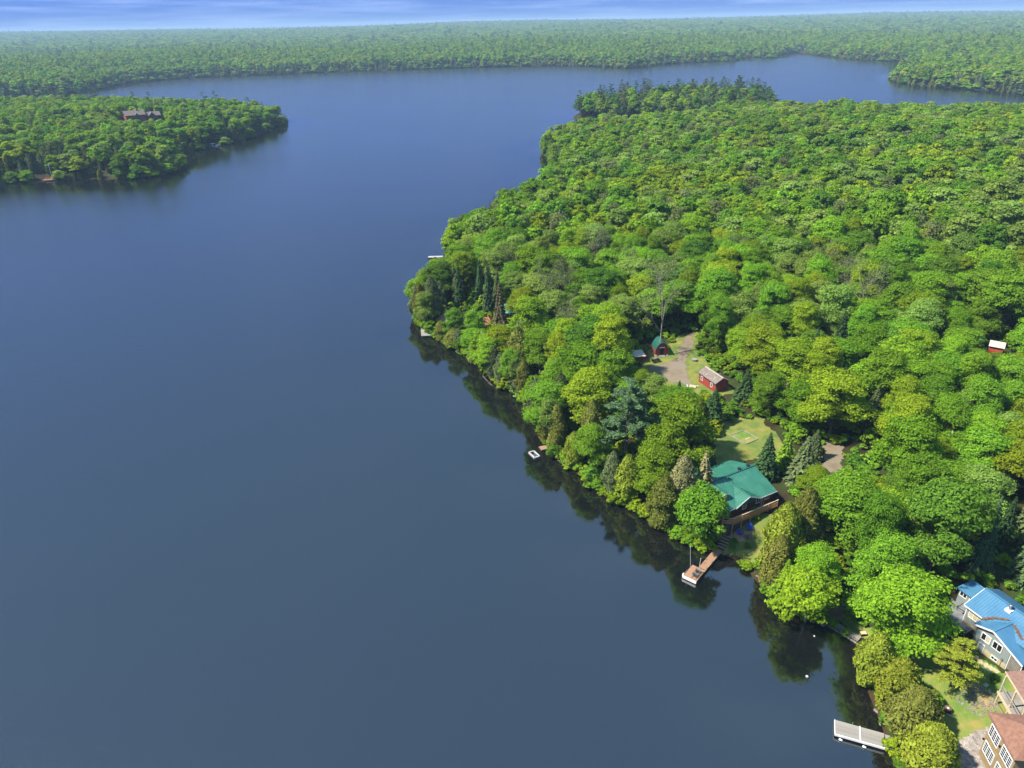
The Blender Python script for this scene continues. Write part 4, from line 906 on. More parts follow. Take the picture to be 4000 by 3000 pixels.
tag(ribs((L_, -4.98, Z(6.1)), (L_, -2.2, Z(6.1)), (A_, -4.98, Z(7.08)), (A_, -0.6, Z(7.08)), 0.33, 0.04, 0.035).build('seams', 'blue_metal', rf), kind='stuff')
tag(ribs((Rg, -4.98, Z(5.4)), (Rg, -3.0, Z(5.4)), (A_, -4.98, Z(7.083)), (A_, -0.6, Z(7.083)), 0.33, 0.04, 0.035).build('seams', 'blue_metal', rf), kind='stuff')
MB().beam((A_, -5.02, Z(7.1)), (A_, -1.5, Z(7.1)), 0.26, 0.05).build('ridge_cap', 'blue_metal', rf)
MB().prism([(-4.6, -1.2), (-4.6, Z(5.1)), (-2.5, Z(5.1)), (-2.5, -1.2)], 2.95, 7.4).build('wing_wall', 'grey_siding', bh)
MB().add([(2.95, -4.6, Z(5.1)), (7.4, -4.6, Z(5.1)), (7.4, -4.6, Z(6.02)), (A_, -4.6, Z(6.92)), (2.95, -4.6, Z(6.1)), (2.95, -2.5, Z(5.1)), (7.4, -2.5, Z(5.1)), (7.4, -2.5, Z(6.02)), (A_, -2.5, Z(6.92)), (2.95, -2.5, Z(6.1))],
         [(0, 1, 2, 3, 4), (9, 8, 7, 6, 5), (0, 5, 6, 1), (1, 6, 7, 2), (2, 7, 8, 3), (3, 8, 9, 4), (4, 9, 5, 0)]).build('gable_wall', 'grey_siding', bh)
MB().box(2.93, 7.42, -4.63, -4.0, -1.25, Z(3.55)).build('foundation', 'foundation', bh)
MB().box(0.24, 2.94, -2.93, -2.6, -1.2, Z(3.9)).build('foundation', 'foundation', bh)
fs = MB(); fs.beam((L_ - 0.05, -5.03, Z(6.0)), (A_, -5.03, Z(6.99)), 0.05, 0.2); fs.beam((A_, -5.03, Z(6.99)), (Rg + 0.05, -5.03, Z(5.31)), 0.05, 0.2); fs.beam((0, -3.34, Z(6.2)), (L_ - 0.06, -3.34, Z(6.2)), 0.05, 0.18); fs.beam((-0.03, -3.3, Z(6.2)), (-0.03, 0, Z(7.74)), 0.05, 0.18); fs.beam((-0.03, 3.3, Z(6.2)), (-0.03, 0, Z(7.74)), 0.05, 0.18)
fs.box(0.2, 0.32, -2.96, -2.88, Z(3.65), Z(6.2)); fs.build('fascia', 'white_paint', bh)
window(bh, 3.85, 4.9, Z(4.62), Z(5.55), -4.62, 2, mat=['window_glass', 'cream_blind']); window(bh, 5.36, 6.4, Z(4.6), Z(5.58), -4.62, 2); window(bh, 5.7, 6.4, Z(3.02), Z(3.4), -4.64, 2)
window(bh, 0.75, 2.35, Z(4.8), Z(5.85), -2.93, 3, mat=['cream_blind', 'cream_blind', 'cream_blind'])
d_ = MB().box(3.86, 4.55, -4.68, -4.6, Z(2.5), Z(3.9)).build('door', 'grey_siding', bh)
MB().box(3.80, 3.86, -4.69, -4.6, Z(2.5), Z(3.96)).box(4.55, 4.61, -4.69, -4.6, Z(2.5), Z(3.96)).box(3.86, 4.55, -4.69, -4.6, Z(3.9), Z(3.96)).build('door_frame', 'white_paint', d_)
MB().box(6.75, 6.95, -4.75, -4.62, Z(3.7), Z(4.1)).box(6.83, 6.87, -4.7, -4.63, -0.5, Z(3.7)).build('electric_meter', 'grey_metal', bh)
# lattice under the low end of the roof
lt = link('lattice', None, bh); MB().box(7.45, 7.53, -4.58, -4.5, -1, Z(5.9)).box(9.0, 9.08, -4.58, -4.5, -1, Z(5.25)).build('lattice_post', 'white_paint', lt)
for i in range(13):
    zz = 3.1 + i * 0.17; MB().box(7.53, 9.0, -4.56, -4.53, Z(zz), Z(zz + 0.08)).build('slat', 'weathered_plank', lt)
MB().box(7.45, 9.08, -4.4, -2.9, -1, Z(5.2)).build('porch_core', 'dark_timber', bh)
# chimney and fallen needles lying in the valleys
ch = MB().box(3.35, 4.1, -0.95, -0.2, Z(7.3), Z(7.72)).build('chimney_flashing', 'white_paint', rf)
MB().tube((3.73, -0.55, Z(7.5)), (3.73, -0.55, Z(8.3)), 0.16, 0.16, 10).tube((3.73, -0.55, Z(8.33)), (3.73, -0.55, Z(8.45)), 0.24, 0.20, 10).build('chimney', 'grey_metal', rf, smooth=True)
rng = np.random.default_rng(77)
def litter(path, w, k):
    P = []
    for i in range(k):
        f = rng.random(); a = f * (len(path) - 1); j = int(a); p = Vector(path[j]).lerp(Vector(path[min(j + 1, len(path) - 1)]), a - j)
        P.append((p.x + rng.normal() * w, p.y + rng.normal() * w * 0.5, p.z + 0.03 + rng.random() * 0.05))
    C = np.array(P); return cards(C, np.array([0, 0, 1.0]) + rng.normal(size=(k, 3)) * 0.3, 0.10, rng)
link('needle_litter', quads_mesh('needle_litter', np.concatenate([litter([(2.75, -3.45, Z(6.28)), (3.4, -2.5, Z(6.72)), (4.6, -1.6, Z(7.12))], 0.09, 420), litter([(7.0, -2.6, Z(6.66)), (6.2, -2.2, Z(6.86)), (5.4, -1.8, Z(7.05))], 0.10, 420)]), ['needle_litter']), rf)['kind'] = 'stuff'
# sun room at the far end
sr_ = link('sun_room', None, bh)
MB().box(-2.85, -0.1, -0.15, 2.2, 0.2, Z(5.45)).build('sun_room_wall', 'grey_siding', sr_)
MB().slab([(-3.15, -0.45, Z(5.5)), (0.0, -0.45, Z(5.5)), (0.0, 2.5, Z(5.75)), (-3.15, 2.5, Z(5.75))], 0.14).build('sun_room_roof', 'blue_metal', sr_)
window(bh, -2.6, -1.75, Z(4.55), Z(5.15), -0.16, 2); window(bh, -1.25, -0.55, Z(4.4), Z(5.15), -0.16, 1)
# deck
dk = link('deck', None, bh)
for i in range(30):
    y = -1.15 - i * 0.125
    if y < -4.62: break
    x0 = -2.75 + (abs(y) - 1.15) * 0.33; x1 = 0.22 if y > -2.95 else 1.95
    MB().box(x0, x1, y - 0.118, y, Z(3.54), Z(3.6)).build('plank', 'grey_deck', dk)
MB().box(-2.6, 0.2, -2.9, -1.2, Z(3.34), Z(3.53)).box(-1.5, 1.9, -4.65, -2.95, Z(3.34), Z(3.53)).build('joists', 'dark_timber', dk)
for x, y in [(-2.6, -1.3), (-1.5, -4.6), (-0.65, -4.6), (0.6, -4.6), (1.9, -4.6)]: MB().box(x - 0.06, x + 0.06, y - 0.06, y + 0.06, -0.6, Z(4.15)).build('post', 'dark_timber', dk)
rr = MB()
for z in (4.15, 3.9): rr.beam((-0.65, -4.64, Z(z)), (1.95, -4.64, Z(z)), 0.10 if z > 4 else 0.05, 0.05); rr.beam((-2.75, -1.2, Z(z)), (-1.55, -4.6, Z(z)), 0.10 if z > 4 else 0.05, 0.05)
rr.build('rail', 'grey_deck', dk)
MB().box(-2.55, -1.6, -1.75, -1.3, Z(3.95), Z(4.02)).box(-2.5, -2.4, -1.7, -1.35, Z(3.6), Z(3.95)).box(-1.75, -1.65, -1.7, -1.35, Z(3.6), Z(3.95)).build('bench', 'grey_deck', dk)
st = link('stairs', None, dk)
for i in range(7):
    f = i / 7; y = -4.75 - f * 1.7; z = 3.42 - f * 1.75
    MB().box(-1.55, -0.75, y - 0.22, y, Z(z), Z(z + 0.05)).build('tread', 'grey_deck', st)
for x in (-1.6, -0.7): MB().beam((x, -4.7, Z(3.5)), (x, -6.45, Z(1.7)), 0.06, 0.22).beam((x, -4.7, Z(4.1)), (x, -6.45, Z(2.5)), 0.09, 0.06).box(x - 0.04, x + 0.04, -6.45, -6.37, -0.4, Z(2.5)).build('stair_rail', 'grey_deck', st)
st = link('stairs', None, dk)
for i in range(4):
    MB().box(-1.4, -0.6, -1.98 + i * 0.27, -1.72 + i * 0.27, Z(3.72 + i * 0.2), Z(3.77 + i * 0.2)).build('tread', 'grey_deck', st)
for x in (-1.45, -0.55): MB().beam((x, -2.0, Z(3.65)), (x, -0.95, Z(4.4)), 0.06, 0.2).build('stair_rail', 'dark_timber', st)
MB().box(-1.5, -0.4, -0.95, -0.2, Z(4.3), Z(4.38)).build('landing', 'grey_deck', dk)

# ------------------------------------------------------------------ tan house with brown shingles
z0 = 1.6
th_ = thing('house', 'tall tan stucco house with reddish brown shingle roof and gridded white windows', 'house', (50.55, 50.8, z0), -1.70)
MB().box(0, 4.85, 0, 7.2, -0.8, Z(8.05)).build('wall', 'tan_stucco', th_)
MB().box(-0.04, 4.89, -0.06, 7.24, Z(5.02), Z(5.2)).build('belt_course', 'tan_stucco', th_)
rf = link('roof', None, th_); e0, e1_, f0, f1 = -0.42, 5.2, -0.42, 7.6; zr = Z(9.55); ze = Z(8.18); mx_ = (e0 + e1_) / 2
rp0, rp1 = (mx_, f0 + 2.9, zr), (mx_, f1 - 2.9, zr)
for q in ([(e0, f0, ze), (e0, f1, ze), rp1, rp0], [(e1_, f1, ze), (e1_, f0, ze), rp0, rp1], [(e1_, f0, ze), (e0, f0, ze), rp0], [(e0, f1, ze), (e1_, f1, ze), rp1]):
    MB().slab(q, 0.12).build('roof_slope', 'brown_shingle', rf)
fs = MB(); fs.beam((e0, f0 - 0.02, ze - 0.12), (e1_, f0 - 0.02, ze - 0.12), 0.05, 0.14); fs.beam((e0 - 0.02, f0, ze - 0.12), (e0 - 0.02, f1, ze - 0.12), 0.05, 0.14); fs.build('gutter', 'dark_shingle', rf)
window(th_, 0.28, 2.02, Z(5.78), Z(7.15), -0.02, 3, 4); window(th_, 0.40, 2.16, Z(3.28), Z(4.62), -0.02, 3, 4); window(th_, 2.78, 4.5, Z(5.83), Z(7.15), -0.02, 3, 4); window(th_, 2.9, 4.3, Z(3.28), Z(4.62), -0.02, 3, 4)
for lx, lz in ((-0.02, 4.3), (2.38, 6.35)): MB().box(lx - 0.07, lx + 0.07, -0.16, 0.0, Z(lz), Z(lz + 0.24)).build('wall_lamp', 'black_plastic', th_)
# veranda wing behind: lower brown roof on posts over two decks
vw = link('veranda', None, th_)
MB().slab([(-6.9, 4.55, Z(7.45)), (0.6, 4.55, Z(7.45)), (0.6, 9.5, Z(8.5)), (-6.9, 9.5, Z(8.5))], 0.14).build('veranda_roof', 'dark_shingle', vw)
MB().box(-6.94, 0.6, 4.5, 4.56, Z(7.24), Z(7.44)).build('veranda_trim', 'pale_wood', vw)
MB().box(-6.0, -0.1, 6.6, 9.2, -0.5, Z(7.5)).build('veranda_wall', 'tan_stucco', vw)
MB().box(-5.9, -0.3, 6.55, 6.59, Z(2.4), Z(4.4)).build('screen', 'dark_room', vw); MB().box(-5.9, -0.3, 6.55, 6.59, Z(5.0), Z(7.0)).build('screen', 'dark_room', vw)
for i in range(13):
    y = 4.3 + i * 0.185; MB().box(-6.5, -0.02, y, y + 0.175, Z(4.62), Z(4.7)).build('plank', 'weathered_plank', vw)
MB().box(-6.52, -0.02, 4.2, 4.28, Z(4.4), Z(4.72)).build('veranda_beam', 'pale_wood', vw)
for z in (5.3, 5.75): MB().box(-6.5, -0.02, 4.3, 4.38, Z(z), Z(z + 0.12)).build('rail', 'weathered_plank', vw)
for x in (-6.45, -4.3, -2.2, -0.2): MB().box(x - 0.08, x + 0.08, 4.39, 4.54, -0.9, Z(7.25)).build('post', 'pale_wood', vw)
MB().box(-6.4, -0.3, 4.33, 4.385, Z(3.1), Z(3.24)).build('rail', 'weathered_plank', vw)

# ------------------------------------------------------------------ red shed with the weathered roof
def P2(x, y, dz=0.0): return (x, y, gz(x, y) + dz)
z0 = 5.5
sh_ang = math.atan2(129.8 - 135.5, 41.9 - 39.7)
sd_ = thing('shed', 'long red wooden shed with weathered grey metal roof beside the gravel yard', 'shed', (39.95, 135.6, z0), sh_ang)
# local x runs along the lit long wall, +y to the back
MB().prism([(0, -1.0), (0, 2.25), (1.55, 3.12), (3.1, 2.25), (3.1, -1.0)], 0.1, 5.95).build('wall', 'red_paint', sd_)
rf = link('roof', None, sd_)
for k_, (ya, yb) in enumerate(((-0.25, 1.55), (3.35, 1.55))):
    za, zb = 2.24, 3.24
    for i in range(7):
        x0, x1 = -0.15 + i * 0.892, -0.15 + i * 0.892 + 0.885
        MB().slab([(x0, ya, za + 0.012 * (i % 2)), (x1, ya, za + 0.012 * (i % 2)), (x1, yb, zb + 0.012 * (i % 2)), (x0, yb, zb + 0.012 * (i % 2))], 0.05).build('roof_sheet', 'weathered_roof', rf)
MB().beam((-0.17, 1.55, 3.27), (6.1, 1.55, 3.27), 0.26, 0.05).build('ridge_cap', 'pale_metal', rf)
MB().beam((-0.18, -0.27, 2.2), (-0.18, 1.55, 3.2), 0.05, 0.14).beam((6.13, -0.27, 2.2), (6.13, 1.55, 3.2), 0.05, 0.14).beam((-0.2, -0.28, 2.2), (6.15, -0.28, 2.2), 0.05, 0.12).build('fascia', 'dark_timber', sd_)
window(sd_, 0.95, 1.5, 0.95, 1.7, -0.01, 1, 2, trim=0.08); window(sd_, 4.3, 4.85, 0.95, 1.7, -0.01, 1, 2, trim=0.08)
MB().box(0.05, 6.0, -0.1, 0.05, -0.9, 0.02).build('sill_beam', 'pale_wood', sd_)

# ------------------------------------------------------------------ barn-shaped hut
z0 = gz(34.8, 149.5)
hu = thing('hut', 'small barn-shaped hut with green curved roof, red front and open doorway', 'hut', (34.75, 149.0, z0), 0.03)
prof = [(-1.55, 0.3), (-1.6, 1.5), (-1.15, 2.6), (-0.6, 3.25), (0, 3.5), (0.6, 3.25), (1.15, 2.6), (1.6, 1.5), (1.55, 0.3)]
w = MB(); k_ = len(prof); w.add([(x * 0.95, 0, z * 0.985) for x, z in prof] + [(x * 0.95, 3.6, z * 0.985) for x, z in prof], [tuple(range(k_)), tuple(range(2 * k_ - 1, k_ - 1, -1))] + [(i, k_ + i, k_ + (i + 1) % k_, (i + 1) % k_) for i in range(k_)])
w.build('wall', 'red_paint', hu)
rf = link('roof', None, hu)
for i in range(1, 7):
    (xa, za), (xb, zb) = prof[i], prof[i + 1]
    MB().slab([(xa, -0.18, za), (xb, -0.18, zb), (xb, 3.75, zb), (xa, 3.75, za)], -0.06 if False else 0.06).build('roof_panel', 'dark_green_metal', rf)
d_ = MB().box(-0.45, 0.45, -0.03, 0.02, 0.35, 2.1).build('doorway', 'dark_room', hu)
MB().box(-0.53, -0.45, -0.06, 0.0, 0.35, 2.1).box(0.45, 0.53, -0.06, 0.0, 0.35, 2.1).build('door_frame', 'red_paint', d_)
MB().box(-0.6, 0.6, -0.07, 0.0, 2.1, 2.32).build('lintel', 'white_paint', hu)
MB().box(-0.7, 0.7, -0.75, -0.05, -0.4, 0.16).box(-0.7, 0.7, -0.4, -0.05, 0.16, 0.32).build('step', 'weathered_plank', hu)
for x in (-1.3, 1.3): MB().box(x - 0.25, x + 0.25, -0.05, 0.4, -0.8, 0.32).build('footing', 'white_paint', hu)
# ------------------------------------------------------------------ quad bike
q = thing('quad_bike', 'dark quad bike parked in front of the barn-shaped hut', 'quad bike', (32.9, 146.3, gz(32.9, 146.3) + 0.11), 0.25)
b = MB(); b.box(-0.75, 0.75, -0.28, 0.28, 0.38, 0.62); b.box(0.25, 0.85, -0.42, 0.42, 0.58, 0.70); b.box(-0.9, -0.25, -0.45, 0.45, 0.58, 0.70); b.build('body', 'black_plastic', q)
b = MB(); b.box(-0.5, 0.15, -0.16, 0.16, 0.62, 0.82); b.build('seat', 'grey_plastic', q)
b = MB(); b.tube((0.35, -0.38, 1.0), (0.35, 0.38, 1.0), 0.025, 0.025); b.tube((0.42, 0, 0.62), (0.35, 0, 1.0), 0.03, 0.03); b.build('handlebar', 'grey_metal', q)
for yy in (-0.3, 0, 0.3): MB().beam((-0.95, yy, 0.76), (-0.35, yy, 0.76), 0.03, 0.03).build('rack_bar', 'grey_metal', q)
for xx in (-0.6, 0.62):
    for yy in (-0.45, 0.45):
        wl_ = MB().tube((xx, yy - 0.12, 0.28), (xx, yy + 0.12, 0.28), 0.29, 0.29, 14).build('wheel', 'black_plastic', q, smooth=False)
        MB().tube((xx, yy - 0.135, 0.28), (xx, yy + 0.135, 0.28), 0.13, 0.13, 10).build('rim', 'grey_metal', wl_)
# ------------------------------------------------------------------ wood shelter, red stack, bits on the yard
z0 = gz(29.4, 147.6)
ws = thing('wood_shelter', 'low shelter with pale flat roof at the edge of the gravel yard', 'shelter', (29.3, 147.6, z0), 0.15)
MB().slab([(-1.6, -1.4, 1.75), (1.1, -1.4, 1.75), (1.1, 1.5, 2.1), (-1.6, 1.5, 2.1)], 0.08).build('roof', 'pale_metal', ws)
for x in (-1.5, 1.0):
    for y in (-1.3, 1.4): MB().box(x - 0.06, x + 0.06, y - 0.06, y + 0.06, -0.5, 1.72 + (y > 0) * 0.28).build('post', 'red_paint', ws)
MB().box(-1.4, 0.9, -0.6, 1.2, -0.4, 1.2).build('back_panel', 'red_paint', ws)
rng = np.random.default_rng(5)
wp = thing('wood_pile', 'pile of reddish split logs beside the pale-roofed shelter', 'wood pile', (31.2, 148.6, gz(31.2, 148.6)), 0.3)
for r_ in range(4):
    for i in range(5 - r_ // 2):
        x = -0.55 + i * 0.27 + rng.uniform(-0.03, 0.03); MB().tube((x, -0.3, 0.1 + r_ * 0.2), (x + rng.uniform(-0.05, 0.05), 0.35, 0.1 + r_ * 0.2), 0.12, 0.11, 6).build('log', 'red_plastic' if (i + r_) % 3 else 'bark', wp)
tb = thing('fire_tub', 'round grey metal tub on the grass across the gravel drive from the hut', 'tub', P2(41.4, 145.2, 0.02))
MB().tube((0, 0, 0), (0, 0, 0.5), 0.5, 0.56, 14).build('tub_body', 'grey_metal', tb); MB().tube((0, 0, 0.5), (0, 0, 0.54), 0.60, 0.60, 14).build('rim', 'grey_siding', tb)
pl_ = thing('pallet', 'pale wooden pallet lying on the ground by the red shed', 'pallet', P2(38.2, 133.2, 0.16), -0.45)
for i in range(5): MB().box(-0.7, 0.7, -0.55 + i * 0.24, -0.38 + i * 0.24, 0.10, 0.14).build('slat', 'pale_wood', pl_)
for x in (-0.62, 0, 0.62): MB().box(x - 0.06, x + 0.06, -0.55, 0.58, -0.06, 0.10).build('runner', 'pale_wood', pl_)
MB().beam((-1.3, 0.5, 0.0), (-1.0, -0.5, 0.04), 0.14, 0.08).beam((0.75, 0.75, 0.05), (1.15, 0.35, 0.2), 0.12, 0.1).build('loose_board', 'white_paint', pl_)

# ------------------------------------------------------------------ garden bed on the back lawn
gb = thing('garden_bed', 'rectangular garden bed edged with pale timbers on the back lawn', 'garden bed', (43.2, 113.3, gz(43.2, 113.3)), 0.0)
GP = [Vector((40.8 - 43.2, 114.2 - 113.3, 0)), Vector((43.8 - 43.2, 115.5 - 113.3, 0)), Vector((45.5 - 43.2, 112.4 - 113.3, 0)), Vector((42.8 - 43.2, 111.0 - 113.3, 0))]
def gzl(v, dz): return (v.x, v.y, gz(43.2 + v.x, 113.3 + v.y) - gz(43.2, 113.3) + dz)
for i in range(4):
    a, b = GP[i], GP[(i + 1) % 4]; e = (b - a).normalized() * 0.1
    MB().beam(gzl(a + e, 0.14), gzl(b - e, 0.14), 0.13, 0.16).build('timber', 'weathered_plank', gb)
MB().beam(gzl(GP[2] * 0.05 + GP[3] * 0.35, 0.12), gzl(Vector((0.9, -0.3, 0)), 0.12), 0.12, 0.12).build('timber', 'pale_wood', gb)
mb = MB(); k_ = 7
for j in range(k_ + 1):
    for i in range(k_ + 1):
        p = GP[0].lerp(GP[1], i / k_).lerp(GP[3].lerp(GP[2], i / k_), j / k_) * 0.97; mb.v.append(gzl(p, 0.11 + 0.02 * rng.random()))
mb.f = [(j * 8 + i, j * 8 + i + 1, (j + 1) * 8 + i + 1, (j + 1) * 8 + i) for j in range(k_) for i in range(k_)]
mb.build('soil', 'yard_grass', gb)

# ------------------------------------------------------------------ brown dock, steps, chairs and fire pit
def chair(name, label, mat, loc, rz, group=None):
    """slatted low garden chair with sloping fan back and broad arms"""
    c = thing(name, label, 'chair', loc, rz, group)
    for i in range(4): MB().beam((-0.26, -0.30 + i * 0.16, 0.36 - i * 0.045), (0.26, -0.30 + i * 0.16, 0.36 - i * 0.045), 0.14, 0.03).build('seat_slat', mat, c)
    for i in range(5):
        x = -0.24 + i * 0.12; MB().beam((x, 0.22, 0.22), (x * 1.25, 0.52, 1.0 - abs(i - 2) * 0.05), 0.105, 0.03).build('back_slat', mat, c)
    for s_ in (-1, 1):
        MB().box(s_ * 0.36 - 0.075, s_ * 0.36 + 0.075, -0.38, 0.36, 0.56, 0.59).build('arm', mat, c)
        MB().box(s_ * 0.33 - 0.04, s_ * 0.33 + 0.04, -0.36, -0.28, 0.0, 0.56).build('leg', mat, c); MB().beam((s_ * 0.31, -0.3, 0.33), (s_ * 0.31, 0.55, 0.03), 0.04, 0.10).build('leg', mat, c)
    return c
def dock(name, label, origin, rz, L, W, top, mat, step=0.16, along=True, posts=(), beam='weathered_plank'):
    """plank dock: x from 0 to L, y from -W/2 to W/2, every board a piece"""
    d = thing(name, label, 'dock', (*origin, 0), rz); n_ = int(L / step)
    me_ = [MB().box(0, step * 0.94, -W / 2, W / 2, top - 0.05 - 0.004 * v, top - 0.004 * v).mesh('plank', mat) for v in range(3)]
    for i in range(n_): link('plank', me_[(i * 7) % 3], d, (i * step, 0, 0))
    for y in (-W / 2 + 0.06, W / 2 - 0.06, 0): MB().box(0, L, y - 0.05, y + 0.05, top - 0.28, top - 0.062).build('beam', beam, d)
    for x, y in posts: MB().tube((x, y, -3.0), (x, y, top + 0.25), 0.05, 0.05, 8).build('post', 'grey_metal', d)
    return d
wk = math.atan2(83.1 - 87.15, 28.3 - 31.75)
dk = dock('dock', 'brown plank dock with wide end platform below the green-roofed cottage', (31.9, 87.3), wk, 5.7, 1.15, 0.52, 'dock_plank', posts=[(1.2, 0.5), (3.4, -0.5), (3.4, 0.5), (5.2, 0.5)])
me_ = [MB().box(0, 0.15, -1.45, 0.70, 0.45 - 0.004 * v, 0.515 - 0.004 * v).mesh('plank', 'dock_plank') for v in range(3)]
for i in range(19): link('plank', me_[(i * 5) % 3], dk, (5.74 + i * 0.16, -0.12, 0))
MB().box(5.75, 8.75, -1.5, 0.5, 0.12, 0.44).build('float', 'weathered_plank', dk)
MB().box(8.79, 8.9, -1.6, 0.62, 0.14, 0.56).build('bumper', 'white_plastic', dk)
MB().box(8.3, 8.7, -1.75, -1.6, 0.2, 0.62).build('bumper', 'white_plastic', dk); MB().tube((7.6, -1.62, 0.3), (7.6, -1.62, 0.8), 0.04, 0.04).tube((8.0, -1.62, 0.3), (8.0, -1.62, 0.8), 0.04, 0.04).build('ladder', 'grey_metal', dk)
pz = thing('mooring_pole', 'thin white mooring pole leaning at the corner of the brown dock', 'pole', (26.9, 84.1, 0.0)); MB().tube((0, 0, -1.5), (-0.55, -0.1, 3.9), 0.03, 0.02, 6).build('shaft', 'white_plastic', pz); MB().tube((-0.55, -0.1, 3.9), (-0.56, -0.1, 4.0), 0.045, 0.045, 6).build('cap', 'white_plastic', pz)
pz = thing('mooring_pole', 'short white pole rising beside the brown dock walkway', 'pole', (28.05, 83.95, 0.0)); MB().tube((0, 0, -1.5), (0.1, 0.05, 1.6), 0.03, 0.025, 6).build('shaft', 'white_plastic', pz); MB().tube((0.1, 0.05, 1.6), (0.1, 0.05, 1.68), 0.045, 0.045, 6).build('cap', 'white_plastic', pz)
chair('garden_chair', 'dark grey slatted chair at the outer corner of the brown dock', 'grey_plastic', (26.75, 81.35, 0.52), 2.5)
chair('garden_chair', 'dark grey slatted chair on the brown dock, nearer its walkway', 'grey_plastic', (27.35, 82.1, 0.52), 2.55)
st = thing('timber_steps', 'sandy steps edged with dark timbers between the brown dock and the lawn', 'steps', (32.6, 88.2, 0.0), wk + math.pi)
for i in range(5):
    zt = max(0.58 + i * 0.2, gz(32.0 + i * 0.33, 87.6 + i * 0.4) + 0.12)
    MB().box(-0.75 + i * 0.52, -0.63 + i * 0.52, -0.75, 0.75, zt - 0.7, zt).build('riser', 'dark_timber', st); MB().box(-0.62 + i * 0.52, -0.24 + i * 0.52, -0.72, 0.72, zt - 0.8, zt - 0.03).build('tread', 'sand', st)
chair('garden_chair', 'bright blue slatted chair on the path side of the fire pit', 'blue_plastic', P2(35.75, 89.35, 0.12), 0.75)
chair('garden_chair', 'bright blue slatted chair on the cottage side of the fire pit', 'blue_plastic', P2(37.35, 89.95, 0.12), -0.15)
fp = thing('fire_pit', 'ring of stones round a fire pit on the lawn between blue chairs', 'fire pit', P2(36.75, 88.75, 0.08))
def rock_mesh(seed, flat=0.65):
    import bmesh
    bm = bmesh.new(); bmesh.ops.create_icosphere(bm, subdivisions=2, radius=1.0); r_ = np.random.default_rng(seed)
    ax = r_.normal(size=(5, 3)); ax /= np.linalg.norm(ax, axis=1, keepdims=True); cut = r_.uniform(0.55, 0.85, 5)
    for v in bm.verts:
        p = np.array(v.co)
        for a_, c_ in zip(ax, cut):
            d_ = p @ a_
            if d_ > c_: p = p - a_ * (d_ - c_) * 0.85
        v.co = Vector(p * np.array([1, 0.8, flat]))
    me_ = bpy.data.meshes.new('rock'); bm.to_mesh(me_); bm.free(); me_.materials.append(MATS['rock']); return me_
ROCKS = [rock_mesh(40 + i) for i in range(6)]
for i in range(11):
    a_ = i * 0.571; o = link('stone', ROCKS[i % 6], fp, (0.62 * math.cos(a_), 0.55 * math.sin(a_), 0.06), a_); o.scale = (0.16, 0.17, 0.16)
MB().tube((0, 0, 0.0), (0, 0, 0.05), 0.5, 0.45, 12).build('ash', 'dirt', fp)
for i in range(3): MB().tube((-0.25 + i * 0.1, -0.25, 0.1 + i * 0.03), (0.2 - i * 0.15, 0.25, 0.13 + i * 0.03), 0.05, 0.04).build('log', 'bark', fp)

SHRUB = [quads_mesh('leaves', broadleaf(np.random.default_rng(70 + i), 1.0, 1.4, 0.05, 6, 9, 22, 0.12)[0], ['leaf']) for i in range(3)]
for i, (x, y, s_, tn, lb) in enumerate([(33.6, 90.9, 1.0, 'deep green', 'deep green shrub at the chamfered corner of the wooden deck'), (35.0, 91.4, 0.8, 'mid green', 'mid green shrub below the deck, next after the corner shrub'), (36.6, 92.1, 0.9, 'mid green', 'mid green shrub below the middle of the wooden deck'),
    (38.6, 92.6, 1.1, 'bright green', 'bright green shrub below the deck by the cottage door'), (34.0, 87.4, 0.6, 'deep green', 'deep green shrub beside the lowest timber step'), (34.5, 88.3, 0.55, 'deep green', 'deep green shrub beside the upper timber steps'), (31.2, 89.2, 0.9, 'deep green', 'dark shrub on the birch side of the timber steps'),
    (36.2, 87.0, 0.5, 'mid green', 'small round shrub on the lawn below the fire pit'), (41.8, 127.2, 1.1, 'bright green', 'bright green shrub at the dark end of the red shed'), (39.5, 128.4, 1.2, 'mid green', 'mid green shrub in front of the red shed'), (56.2, 63.2, 0.7, 'pale green', 'pale round shrub under the grey deck'), (57.6, 59.9, 0.6, 'mid green', 'low shrub by the thin white rail')]):
    sb_ = thing('shrub', lb, 'shrub', P2(x, y, 0.02), i * 1.3); sb_.scale = (s_, s_, s_); c_ = link('foliage', SHRUB[i % 3], sb_); c_.color = (*TINT[tn], 1); MB().tube((0, 0, -0.1), (0, 0, 0.6), 0.05, 0.02, 5).build('stem', 'bark', sb_)

# ------------------------------------------------------------------ grey dock, shore wall and things in the water
ra = math.atan2(52.8 - 54.7, 41.5 - 36.7)
gd_ = dock('dock', 'weathered grey plank dock reaching out from the row of cedars', (37.05, 55.65), ra, 5.35, 2.0, 0.5, 'weathered_plank', 0.17, posts=[(1.9, 1.08), (5.0, -0.9)])
MB().box(-0.06, -0.005, -1.02, 1.02, 0.2, 0.56).box(2.62, 2.74, -1.02, 1.02, 0.505, 0.57).box(0, 5.3, -1.07, -1.005, 0.25, 0.55).build('edge_trim', 'white_plastic', gd_)
MB().box(0.2, 2.4, -0.8, 0.8, 0.02, 0.21).box(3.0, 5.0, -0.8, 0.8, 0.02, 0.21).build('float', 'dark_timber', gd_)
for fx, fy in ((0.45, -1.25), (2.95, -1.3)): MB().tube((fx, fy, 0.14), (fx + 0.35, fy - 0.12, 0.14), 0.12, 0.12, 8).build('fender', 'white_plastic', gd_, smooth=True)
MB().box(5.36, 5.9, -0.9, 0.9, 0.42, 0.5).build('gangway', 'weathered_plank', gd_)
rf_ = thing('floating_frame', 'small white floating frame anchored just off the bank', 'raft', (4.0, 116.6, 0), math.atan2(-1.85, 1.0))
